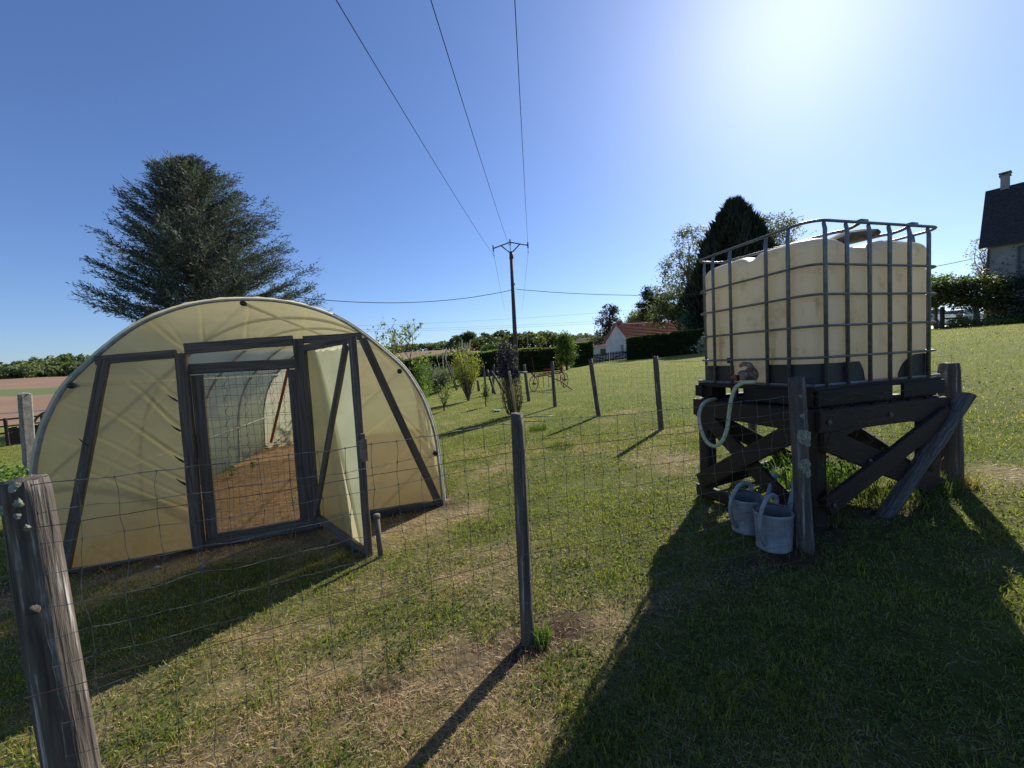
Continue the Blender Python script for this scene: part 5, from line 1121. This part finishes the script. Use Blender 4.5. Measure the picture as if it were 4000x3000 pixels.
for i, (pa, pb_, l_) in enumerate((((1190, 1278), (2900, 1170), 'topmost distant power line across the low sky'), ((1190, 1290), (2900, 1212), 'middle distant power line across the low sky'), ((1190, 1297), (2900, 1222), 'lowest distant power line across the low sky'))):
    cable(at(pa[0], pa[1], 170), at(pb_[0], pb_[1], 170), 2.0, .030, l_, 'distant power lines')
q = gpt(2064, 120); o = empty('far_pole', q, 'tiny grey pole before the wood right of the utility pole', 'utility pole'); MB().tube([q, q+V3(0, 0, 6.4)], .16, 6).build('pole', m_concrete, o); MB().tube([q+V3(-.9, 0, 6.2), q+V3(.9, 0, 6.2)], .08, 5).build('crossarm', m_polemetal, o)

# ================================================================== houses
def tiled_roof(p_eL, p_eR, p_rL, p_rR, rows, mat, name, parent, step=.035, th=.05):
    """roof slope of overlapping tile courses between an eave line and a ridge line"""
    m = MB(); nrm = (p_eR-p_eL).cross(p_rL-p_eL).normalized()
    if nrm.z < 0: nrm = -nrm
    for i in range(rows):
        t0, t1 = i/rows, (i+1.12)/rows; t1 = min(t1, 1); a, b = p_eL.lerp(p_rL, t0), p_eR.lerp(p_rR, t0); c, d = p_eR.lerp(p_rR, t1), p_eL.lerp(p_rL, t1); u = nrm*(step+th*.4)
        vs = [a, b, c, d, a+u, b+u, c+nrm*.006, d+nrm*.006]; m.add(vs, [[4, 5, 6, 7], [0, 1, 5, 4], [1, 2, 6, 5], [3, 0, 4, 7], [0, 3, 2, 1]])
    return m.build(name, mat, parent)
def P3(px, py, y): return at(px, py, y)
# white gabled house behind the tall hedge
hx = empty('house', gpt(2530, 62), 'cream gabled house with a striped red tile roof behind the tall hedge', 'house')
gl0 = G(xat(2368, 66), 66); gr0 = G(xat(2462, 60.5), 60.5); along = Vector((13.2, 2.7, 0)); zb = min(gl0.z, gr0.z)-.3
zeL = at(2372, 1340, 66).z; zeR = at(2460, 1322, 60.5).z; ze = (zeL+zeR)/2; gm = gl0.lerp(gr0, .5); apx = V3(gm.x, gm.y, 0); apx.z = at(2412, 1266, 63.2).z
eL = V3(gl0.x, gl0.y, ze); eR = V3(gr0.x, gr0.y, ze); bl = V3(gl0.x, gl0.y, zb); br = V3(gr0.x, gr0.y, zb); al = along
mb = MB(); vs = [bl, br, eR, apx, eL]; vs2 = [v+al for v in vs]; mb.add(vs+vs2, [[0, 1, 2, 3, 4], [9, 8, 7, 6, 5], [1, 6, 7, 2], [0, 4, 9, 5]]); mb.build('wall', m_render, hx)
gdir = (gr0-gl0); gdir.z = 0; gdir.normalize(); ov = .35; slope = (eR-apx); slope.normalize()
eRo = eR+slope*ov; alu = al.normalized()*.3
rf = tiled_roof(eRo-alu, eRo+al+alu, apx-alu+V3(0, 0, .06), apx+al*.86+V3(0, 0, .06), 12, m_rooftile, 'roof', hx, .20, .07)
sl2 = (eL-apx).normalized(); rf2 = tiled_roof(eL+sl2*ov-alu, eL+sl2*ov+al+alu, apx-alu+V3(0, 0, .06), apx+al*.86+V3(0, 0, .06), 12, m_rooftile, 'roof', hx, .20, .07)
MB().tube([apx-alu+V3(0, 0, .1), apx+al*.86+V3(0, 0, .1)], .11, 8).build('ridge_tiles', m_browntile, rf, True)
ch = apx+al*.05+V3(0, .4, .2); MB().box(ch, gdir*.3, alu.normalized()*.25, UPV*.42).build('chimney', m_rooftile, rf)
for t_, s_ in ((.24, .18), (.45, .18)): c = (apx+al*t_).lerp(eR+al*t_, s_)+V3(0, 0, .2); MB().box(c, gdir*.13, al.normalized()*.13, UPV*.10).build('roof_vent', m_browntile, rf)
gw = bl.lerp(br, .70); nrmg = V3(gdir.y, -gdir.x, 0)
MB().box(V3(gw.x, gw.y, at(2397, 1362, 62).z)-V3(0, 0, .1)+nrmg*.03, gdir*.28, nrmg*.05, UPV*.62).build('shutter', m_render_old, hx)
# brown hipped house further left
h2 = empty('house', gpt(2310, 82), 'low cream house with a brown hipped roof beyond the picket gate', 'house')
A = G(xat(2225, 84), 84); B = G(xat(2370, 78), 78); bk = V3(2.0, 8.5, 0); ez = at(2370, 1352, 78).z; fz = min(A.z, B.z)-.5
vs = [V3(A.x, A.y, fz), V3(B.x, B.y, fz), V3(B.x, B.y, ez), V3(A.x, A.y, ez)]; mb = MB(); v2 = [v+bk for v in vs]; mb.add(vs+v2, [[0, 1, 2, 3], [5, 4, 7, 6], [1, 5, 6, 2], [4, 0, 3, 7]]); mb.build('wall', m_render, h2)
rz_ = at(2300, 1318, 83).z; dB = (B-A); dB.z = 0; dB.normalize(); o_ = .4; eA = V3(A.x, A.y, ez)-dB*o_-bk.normalized()*o_; eB = V3(B.x, B.y, ez)+dB*o_-bk.normalized()*o_; fA = eA+bk*1.1; fB = eB+bk*1.1
rA = eA.lerp(fA, .5)+dB*2.2; rA.z = rz_; rB = eB.lerp(fB, .5)-dB*3.4; rB.z = rz_
rf3 = tiled_roof(eA, eB, rA, rB, 12, m_browntile, 'roof', h2); tiled_roof(eB, fB, rB, rB+V3(.01, .01, 0), 12, m_browntile, 'roof', h2); tiled_roof(fB, fA, rB, rA, 12, m_browntile, 'roof', h2); tiled_roof(fA, eA, rA, rA+V3(.01, .01, 0), 12, m_browntile, 'roof', h2)
for t_ in (.62, .78): c = rA.lerp(rB, t_).lerp(eA.lerp(eB, t_), .2)+V3(0, 0, .15); MB().box(c, dB*.12, bk.normalized()*.12, UPV*.14).build('roof_vent', m_slate, rf3)
n2_ = V3(dB.y, -dB.x, 0)
for px_, w_, h_, mt in ((2312, .35, 1.0, m_glass), (2352, .85, .75, m_shutter)):
    f = at(px_, 1378, 80); t_ = (f.x-A.x)/(B.x-A.x); c = A.lerp(B, t_); fr = MB().box(V3(c.x, c.y, ez-1.15)+n2_*.02, dB*w_, n2_*.05, UPV*h_).build('window', m_white, h2); MB().box(V3(c.x, c.y, ez-1.15)+n2_*.05, dB*(w_-.07), n2_*.05, UPV*(h_-.07)).build('pane', mt, fr)
# big house on the right
h3 = empty('house', G(32.5, 26.5), 'tall grey rendered house with a steep dark roof and chimney at the right edge', 'house')
A = V3(31.6, 26.2, 0); wd3 = V3(.56, -.83, 0).normalized(); dp = V3(.83, .56, 0).normalized(); A.z = T1(A.x, A.y)-.4; ez = at(3848, 962, 26).z; rz3 = at(3862, 742, 27.5).z; Lh = 11.0; Dh = 4.6
mb = MB(); c0_ = V3(A.x, A.y, A.z); q0 = [c0_, c0_+wd3*Lh, c0_+wd3*Lh+dp*Dh, c0_+dp*Dh]; top = [V3(p.x, p.y, ez) for p in q0]; ra = (top[0]+top[3])/2; ra.z = rz3-.5; rb = (top[1]+top[2])/2; rb.z = rz3-.5
mb.add(q0+top+[ra, rb], [[0, 1, 5, 4], [1, 2, 6, 9, 5], [2, 3, 7, 6], [3, 0, 4, 8, 7]]); mb.build('wall', m_render_old, h3)
ov_ = wd3*.35; e0 = V3(top[0].x, top[0].y, ez-.1)-dp*.35-ov_; e1 = e0+wd3*(Lh+.7); yk = .22
r0 = e0+dp*2.6; r0.z = rz3; r1 = r0+wd3*(Lh+.7)
rf4 = tiled_roof(e0, e1, r0, r1, 30, m_slate, 'roof', h3, .012, .02)
e2 = V3(top[3].x, top[3].y, ez-.1)+dp*.35-ov_; tiled_roof(e2, e2+wd3*(Lh+.7), r0+dp*.01, r1+dp*.01, 30, m_slate, 'roof', h3, .012, .02)
cc_ = r0+wd3*.85+V3(0, 0, .22); cb_ = MB().box(cc_, wd3*.19, dp*.24, UPV*.45).build('chimney', m_render_old, rf4)
MB().box(cc_+V3(0, 0, 1.06), wd3*.50, dp*.43, UPV*.07).build('chimney_collar', m_concrete, cb_)if False else None
col_ = MB().box(cc_+V3(0, 0, .48), wd3*.25, dp*.30, UPV*.035).build('chimney_collar', m_concrete, rf4)
for s_ in (-1, 1): MB().box(cc_+V3(0, 0, .56)+wd3*.17*s_, wd3*.03, dp*.20, UPV*.06).build('chimney_leg', m_concrete, rf4)
MB().box(cc_+V3(0, 0, .65), wd3*.27, dp*.32, UPV*.03).build('chimney_slab', m_concrete, rf4)
w0 = c0_+wd3*1.95; w0.z = at(3990, 1010, 25).z; fr = MB().box(w0-dp*.03, wd3*.72, dp*.06, UPV*.82).build('window', m_shutter, h3); MB().box(w0-dp*.07, wd3*.60, dp*.05, UPV*.70).build('pane', m_glass, fr)
MB().tube([c0_+dp*-.12+wd3*.05+V3(0, 0, .2), V3(c0_.x, c0_.y, ez-.2)-dp*.12+wd3*.05], .05, 8).build('downpipe', m_pole, h3)
# climbing plants against the wall
rr_ = np.random.default_rng(5); n = 5200; s1 = rr_.uniform(.2, 5.5, n); z1 = np.abs(rr_.normal(0, 1.1, n)); P = np.array([tuple(c0_)])+np.outer(s1, np.array(wd3))-np.outer(rr_.uniform(.05, .6, n), np.array(dp)); P[:, 2] = T1(32.5, 25.5)+.1+z1*1.25
v, f, c = leaf_quads(P, rr_.uniform(.05, .11, n), tint(n, (.05, .055, .05), (.16, .17, .15), rr_), rr_); o = np_mesh('wall_climber', v, f, m_leaf, colr=c); tag(o, 'greyish climbing plants on the right-hand house wall', 'climber')
q = gpt(3748, 60); q.z = at(3748, 1130, 60).z; o = empty('tv_aerial', q, 'thin television aerial on a mast between the bushes and the sky', 'aerial'); MB().tube([q-V3(0, 0, 1.2), q+V3(0, 0, 2.0)], .035, 6).build('mast', m_polemetal, o); MB().tube([at(3728, 1087, 59.5), at(3751, 1080, 60.2)], .04, 6).build('boom', m_polemetal, o)

# picket gate with its pillar
ga = G(xat(2304, 43), 43); gb = G(xat(2454, 45), 45); gd = (gb-ga); gl_ = gd.length; gd.normalize(); gt = empty('picket_gate', ga.lerp(gb, .5), 'dark double picket gate between the two hedges', 'gate'); hl = 1.12
for leaf in (0, 1):
    a = ga.lerp(gb, .02+.49*leaf); b = ga.lerp(gb, .49+.49*leaf); lf = MB().plank(a+V3(0, 0, .28), b+V3(0, 0, .28), .09, .04, UPV).build('gate_rail', m_gatewood, gt); MB().plank(a+V3(0, 0, .92), b+V3(0, 0, .92), .09, .04, UPV).build('gate_rail', m_gatewood, gt)
    MB().plank((a if leaf else b)+V3(0, -.04, .28), (b if leaf else a)+V3(0, -.04, .92), .09, .03, UPV).build('gate_brace', m_gatewood, gt)
    n = 12
    for k in range(n):
        p = a.lerp(b, (k+.5)/n); m = MB(); m.plank(p+V3(0, -.045, .06), p+V3(0, -.045, hl-.05), .115, .022, gd, 1, 0); m.lathe(p+V3(0, -.045, hl-.05), [(.047, 0), (.045, .03), (.03, .05), (0, .058)], 8, UPV, .3); m.build('picket', m_gatewood, gt)
pl = gb+gd*.35; o = MB().plank(pl-V3(0, 0, .1), pl+V3(0, 0, 1.35), .35, .35, gd, 4, .01).build('gate_pillar', m_render_old); tag(o, 'grey gate pillar at the end of the tall hedge', 'pillar')

# ================================================================== old horse-drawn cultivator
def cultivator():
    c = gpt(2138, 16.8); root = empty('cultivator', c, 'old red horse-drawn cultivator with two spoked wheels on the lawn', 'farm implement')
    def w_(px, py, y=16.8): return at(px, py, y)
    z0 = c.z
    def wheel(px, y, R=.31):
        p = gpt(px, y); p = p+V3(0, 0, R); ax = V3(.80, -.60, 0).normalized(); e = ax.cross(UPV); n = 28
        rim = MB().tube([p+e*(R*math.cos(6.2832*k/n))+UPV*(R*math.sin(6.2832*k/n)) for k in range(n+1)], .016, 5, False).build('wheel', m_rustwire, root, True)
        m = MB()
        for k in range(10): a = 6.2832*k/10; MB().tube([p, p+e*(R*math.cos(a))+UPV*(R*math.sin(a))], .007, 4).build('spoke', m_white if False else m_steel, rim)
        MB().tube([p-ax*.06, p+ax*.10], .035, 8).build('hub', m_red, rim); return p
    a = wheel(2080, 16.4); b = wheel(2201, 16.9)
    h = V3(0, 0, .28); A = a+h+V3(.08, 0, 0); B = b+h+V3(-.05, 0, .05)
    MB().tube([A, B], .028, 6).build('beam', m_red, root); MB().tube([A+V3(.1, .45, .05), B+V3(0, .45, .05)], .028, 6).build('beam', m_red, root); MB().tube([A, A+V3(.1, .45, .05)], .024, 6).build('beam', m_red, root); MB().tube([B, B+V3(0, .45, .05)], .024, 6).build('beam', m_red, root)
    for p, q_ in ((a, A), (b, B)): MB().tube([p, p+V3(.02, 0, .18), q_], .02, 6).build('axle_arm', m_rustwire, root)
    for t in (.10, .26, .44, .60, .76, .90):
        p = A.lerp(B, t)+V3(.03, .2 if int(t*50) % 2 else .0, 0); MB().tube([p, p+V3(0, .08, -.12), p+V3(.0, .10, -.30), p+V3(0, -.02, -.42), p+V3(0, -.06, -.50)], [.014, .014, .014, .012, .02], 5).build('tine', m_rustwire, root)
        MB().tube([p, p+V3(-.10, 0, .08)], .018, 5).build('clamp', m_red, root)
    for (p, tx, tz) in ((A, -.10, 1.0), (B, -.24, .98)):
        MB().tube([p+V3(-.02, 0, 0), p+V3(tx*.5, 0, .38), p+V3(tx, 0, tz*.86)], [.02, .014, .010], 6).build('lever', m_red, root); MB().tube([p+V3(-.02, 0, 0), p+V3(-.16, 0, .18)], .035, 6).build('lever_bracket', m_red, root)
    mid = A.lerp(B, .42); MB().tube([mid, mid+V3(.45, -1.2, -.25), V3(mid.x+.78, mid.y-1.6, T1(mid.x+.78, mid.y-1.6)+.04)], [.028, .028, .024], 6).build('drawbar', m_red, root)
    MB().tube([B+V3(-.2, 0, 0), B+V3(-.12, -.6, -.2), V3(B.x-.1, B.y-1.0, T1(B.x, B.y-1)+.05)], .02, 6).build('drawbar', m_rust, root)
    MB().lathe(A.lerp(B, .5)+V3(0, .6, .20), [(.0, -.03), (.14, -.02), (.19, .03), (.20, .05)], 14, UPV, .7).build('seat', m_red, root)
cultivator()

# ================================================================== cars on the drive
def car(c, rot, paint, lab):
    root = empty('parked_car', c, lab, 'car', 'cars parked on the drive'); ca, sa = math.cos(rot), math.sin(rot); Xc = V3(ca, sa, 0); Yc = V3(-sa, ca, 0)
    def q(x, y, z): return c+Xc*x+Yc*y+UPV*z
    side = [(-2.05, .35), (-2.1, .62), (-2.02, .90), (-1.75, 1.02), (-1.1, 1.08), (1.45, 1.05), (1.9, 1.02), (2.08, .80), (2.1, .45), (1.95, .28), (-1.9, .28)]
    m = MB(); W = .88; n = len(side); vs = []
    for (y, s_, dz) in ((-W, .97, -.0), (-W*.93, 1, .02), (W*.93, 1, .02), (W, .97, 0)): vs += [q(x*s_, y, z+dz*(z > .9)) for x, z in side]
    fs = [[j*n+i, j*n+(i+1) % n, (j+1)*n+(i+1) % n, (j+1)*n+i] for j in range(3) for i in range(n)]+[list(range(n)), [3*n+i for i in range(n)][::-1]]; m.add(vs, fs); b = m.build('body', paint, root, True)
    for p in b.data.polygons: p.use_smooth = len(p.vertices) == 4
    cab = [(-1.15, 1.06), (-.45, 1.42), (.15, 1.50), (1.05, 1.44), (1.62, 1.04)]; m = MB(); vs = []
    for (y, k) in ((-.80, 1), (-.62, .0), (.62, .0), (.80, 1)): vs += [q(x, (y if z < 1.1 else math.copysign(.62, y)), z) for x, z in cab]
    n = 5; m.add(vs[:5]+vs[15:], [[0, 1, 2, 3, 4], [9, 8, 7, 6, 5], [0, 5, 6, 1], [3, 8, 9, 4]]); m.build('windows', m_glass, root)
    m = MB(); rp = [(-.50, 1.425), (.15, 1.515), (1.08, 1.455)]; vs = [q(x, y, z) for y in (-.66, .66) for x, z in rp]; vs += [v-UPV*.045 for v in vs]; m.add(vs, [[0, 1, 4, 3], [1, 2, 5, 4], [6, 9, 10, 7], [7, 10, 11, 8], [0, 6, 7, 1], [1, 7, 8, 2], [3, 4, 10, 9], [4, 5, 11, 10], [0, 3, 9, 6], [2, 8, 11, 5]]); m.build('roof', paint, root)
    for y in (-.70, .70):
        for (x0, z0, x1, z1) in ((-1.15, 1.05, -.48, 1.44), (.3, 1.06, .26, 1.5), (1.62, 1.04, 1.06, 1.46)): MB().tube([q(x0, math.copysign(.80, y), z0), q(x1, math.copysign(.64, y), z1)], .03, 5).build('pillar', paint, root)
    for x in (-1.32, 1.32):
        for y in (-.80, .80):
            t = MB().lathe(q(x, y, .32), [(.2, -.10), (.31, -.10), (.33, -.07), (.33, .07), (.31, .10), (.2, .10)], 20, Yc).build('tyre', m_black, root, True); MB().lathe(q(x, y, .32), [(0, -.08), (.2, -.085), (.21, .085), (0, .08)], 16, Yc).build('rim', m_steel, t, True)
    for y in (-.66, .66):
        MB().box(q(-2.03, y, .78), Xc*.06, Yc*.17, UPV*.07).build('headlight', m_white, root); MB().box(q(2.03, y, .85), Xc*.05, Yc*.14, UPV*.10).build('tail_light', m_red, root)
    MB().box(q(-.95, -.98, 1.06), Xc*.07, Yc*.10, UPV*.06).build('mirror', paint, root)
c1 = gpt(3632, 31.5); car(c1, math.radians(205), carpaint('white_car_paint', (.62, .64, .66)), 'pale grey-white hatchback parked behind the tank cage and the fence post')
c2 = gpt(3752, 34); car(c2, math.radians(200), carpaint('dark_car_paint', (.03, .03, .035)), 'dark car parked beyond the bushes right of the white car')
# low rail fence by the drive
fr_ = empty('rail_fence', gpt(3678, 25.0), 'dark corner post and low rails at the edge of the drive', 'fence'); p0 = gpt(3680, 25.0); MB().plank(p0-V3(0, 0, .1), p0+V3(0, 0, 1.35), .17, .17, GU, 4).build('post', m_gatewood, fr_)
p1 = gpt(3770, 27); p2 = gpt(3800, 23.9)
for h_ in (.25, .62, .95): MB().plank(p0+V3(0, 0, h_), p1+V3(0, 0, h_), .10, .04, UPV).build('rail', m_gatewood, fr_)
MB().plank(p0+V3(0, 0, .05), p2+V3(0, 0, .06), .12, .06, UPV).build('rail', m_gatewood, fr_)

# ================================================================== left hand garden
q = at(118, 1840, 7.6); q.z = T1(q.x, q.y); tp = at(96, 1540, 7.55); o = empty('concrete_post', q, 'square pale concrete post with rust spots left of the greenhouse', 'post')
MB().plank(q-V3(0, 0, .1), tp, .155, .155, V3(.93, -.36, 0), 6, .003).build('post', m_concrete, o); MB().lathe(tp, [(.105, -.0), (.08, .016), (.0, .04)], 4, UPV).build('cap', m_concrete, o)
fl = empty('garden_fence', gpt(60, 12), 'dark low board fence with a rail before the brown field on the left', 'fence')
def gl2(px, y): return G(xat(px, y), y)
A = gl2(-260, 10.6); B = gl2(330, 13.0)
for k in range(9):
    p = A.lerp(B, k/8); p.z = T1(p.x, p.y); MB().plank(p-V3(0, 0, .1), p+V3(0, 0, .82), .07, .05, GU, 2).build('post', m_gatewood, fl)
for (h_, w_) in ((.80, .05), (.60, .04), (.40, .05)):
    MB().plank(V3(A.x, A.y, T1(A.x, A.y)+h_), V3(B.x, B.y, T1(B.x, B.y)+h_), w_, .025, UPV, 8, .004).build('rail', m_gatewood, fl)
nb2 = 60
for k in range(nb2):
    if (k*7) % 11 in (3, 8): continue
    p = A.lerp(B, k/nb2); p.z = T1(p.x, p.y); 
    if k > 22: MB().plank(p+V3(0, .04, .02), p+V3(0, .04, .50+.05*math.sin(k*2.3)), .11, .018, (B-A), 1).build('board', m_gatewood, fl)
# an arched metal frame seen behind the post
c = at(205, 1640, 11.2); m = MB(); R = .62; zc = T1(c.x, c.y)+.42
fw = empty('arched_frame', V3(c.x, c.y, T1(c.x, c.y)), 'dark arched metal frame behind the concrete post', 'garden frame')
MB().tube([V3(c.x+R*math.cos(t)*.95, c.y, zc+R*.85*math.sin(t)) for t in np.linspace(-.1, math.pi+.1, 22)], .028, 6).build('hoop', m_pole, fw, True)
for dx_ in (-.59, .59): MB().tube([V3(c.x+dx_, c.y, zc), V3(c.x+dx_, c.y, zc-.5)], .026, 6).build('leg', m_pole, fw)
MB().tube([V3(c.x-.62, c.y, zc+.02), V3(c.x+.62, c.y, zc+.04)], .018, 5).build('crossbar', m_pole, fw); MB().tube([V3(c.x, c.y, zc+.02), V3(c.x, c.y, zc+.5)], .014, 5).build('stay', m_pole, fw)
o = MB().tube([gl2(-200, 14)+V3(0, 0, .95), gl2(120, 15)+V3(0, 0, .9), gl2(420, 17)+V3(0, 0, .95)], .012, 4, False).build('white_tape', m_white); tag(o, 'thin white electric fence tape before the brown field', 'fence tape')
rr_ = np.random.default_rng(8)
def cropbed(name, label, px0, px1, y0, y1, n, h, leaf, c0, c1, seed):
    r = np.random.default_rng(seed); y = r.uniform(y0, y1, n); px = r.uniform(px0, px1, n); x = (px-2000)/F_*y; z = terr(x, y)+r.random(n)**1.0*h*(.6+.4*np.sin(x*9)); v, f, c = leaf_quads(np.stack([x, y, z], 1), leaf*r.uniform(.6, 1.4, n), tint(n, c0, c1, r), r, .8, .6)
    tag(np_mesh(name, v, f, m_leaf, colr=c), label, 'crops', kind='stuff')
cropbed('strawberry_bed', 'leafy bright green bed at the left edge beyond the fence', -300, 160, 5.9, 7.0, 3600, .30, .035, (.06, .12, .02), (.17, .26, .06), 83)
# tall grasses round posts and stand, weeds under the stand
def tuft(name, label, P, n, h, spread, seed, c0=(.06, .13, .015), c1=(.18, .27, .05), grp='tall grass tufts at the fence'):
    r = np.random.default_rng(seed); ra = spread*1.5*np.sqrt(r.random(n)); aa = r.uniform(0, 6.283, n); x = P[0]+ra*np.cos(aa); y = P[1]+ra*np.sin(aa); v, f, c = blades(x, y, r.uniform(.35, 1, n)*h, np.full(n, .0065), r.uniform(.15, .6, n)*h, tint(n, c0, c1, r), True, r)
    tag(np_mesh(name, v, f, m_grass, colr=c), label, 'grass tuft', grp)
tuft('grass_tuft', 'lush tuft of long grass at the foot of the middle post', (.085, 1.935), 90, .11, .035, 101, (.05, .09, .015), (.14, .19, .045))
tuft('grass_tuft', 'long grass under the near corner of the tank stand', (2.1, 2.82), 300, .20, .11, 102, (.035, .06, .010), (.12, .16, .035))
tuft('grass_tuft', 'long grass beneath the far side of the tank stand', (2.6, 3.4), 420, .34, .28, 103)
tuft('grass_tuft', 'long shaded grass between stand and stout post', (3.12, 2.95), 420, .17, .12, 104, (.04, .07, .012), (.12, .16, .04))
tuft('grass_tuft', 'dry grass round the foot of the stout right-hand post', (3.43, 3.0), 220, .14, .07, 105, (.12, .11, .04), (.36, .29, .15))
tuft('grass_tuft', 'ragged grass below the slanting log', (2.75, 2.78), 300, .14, .16, 106, (.04, .07, .012), (.16, .17, .06))
r = np.random.default_rng(9); n = 600; x = 2.45+r.uniform(-.4, .35, n); y = 3.15+r.uniform(-.25, .4, n); v, f, c = leaf_quads(np.stack([x, y, terr(x, y)+r.random(n)*.38], 1), r.uniform(.008, .022, n), tint(n, (.05, .11, .02), (.17, .27, .06), r), r, .5, .6)
tag(np_mesh('nettles', v, f, m_leaf, colr=c), 'leafy nettles and weeds growing under the tank stand', 'weeds', kind='stuff')
g1 = ground_hit(2100, 1680); tuft('weed_clump', 'dark clump of weeds in the lawn just right of the middle post', (g1.x, g1.y), 260, .13, .13, 107, (.03, .06, .012), (.09, .13, .03), 'dark weed clumps in the lawn')
g1 = ground_hit(2195, 1748); tuft('weed_clump', 'wider low clump of weeds nearer the fence than its neighbour', (g1.x, g1.y), 340, .09, .16, 108, (.03, .06, .02), (.10, .15, .05), 'dark weed clumps in the lawn')
g1 = ground_hit(1942, 1608); o = MB().lathe(g1+V3(0, 0, .03), [(0, 0), (.10, 0), (.115, .016), (.11, .02), (0, .016)], 18).build('plastic_disc', m_blue, None, True); tag(o, 'small pale blue plastic disc lying in the grass left of the bound shrub', 'disc')
# stones by the greenhouse foot
for (px, py, l_, s_) in ((612, 2222, 'small pale stone before the greenhouse, left of the other', .022), (790, 2222, 'small white stone before the greenhouse door post', .024)):
    g1 = ground_hit(px, py); o = MB().lathe(g1, [(0, -.01), (s_, 0), (s_*1.1, s_*.5), (s_*.6, s_), (0, s_*1.1)], 9).build('stone', m_concrete, None, True); tag(o, l_, 'stone', 'stones in front of the greenhouse')
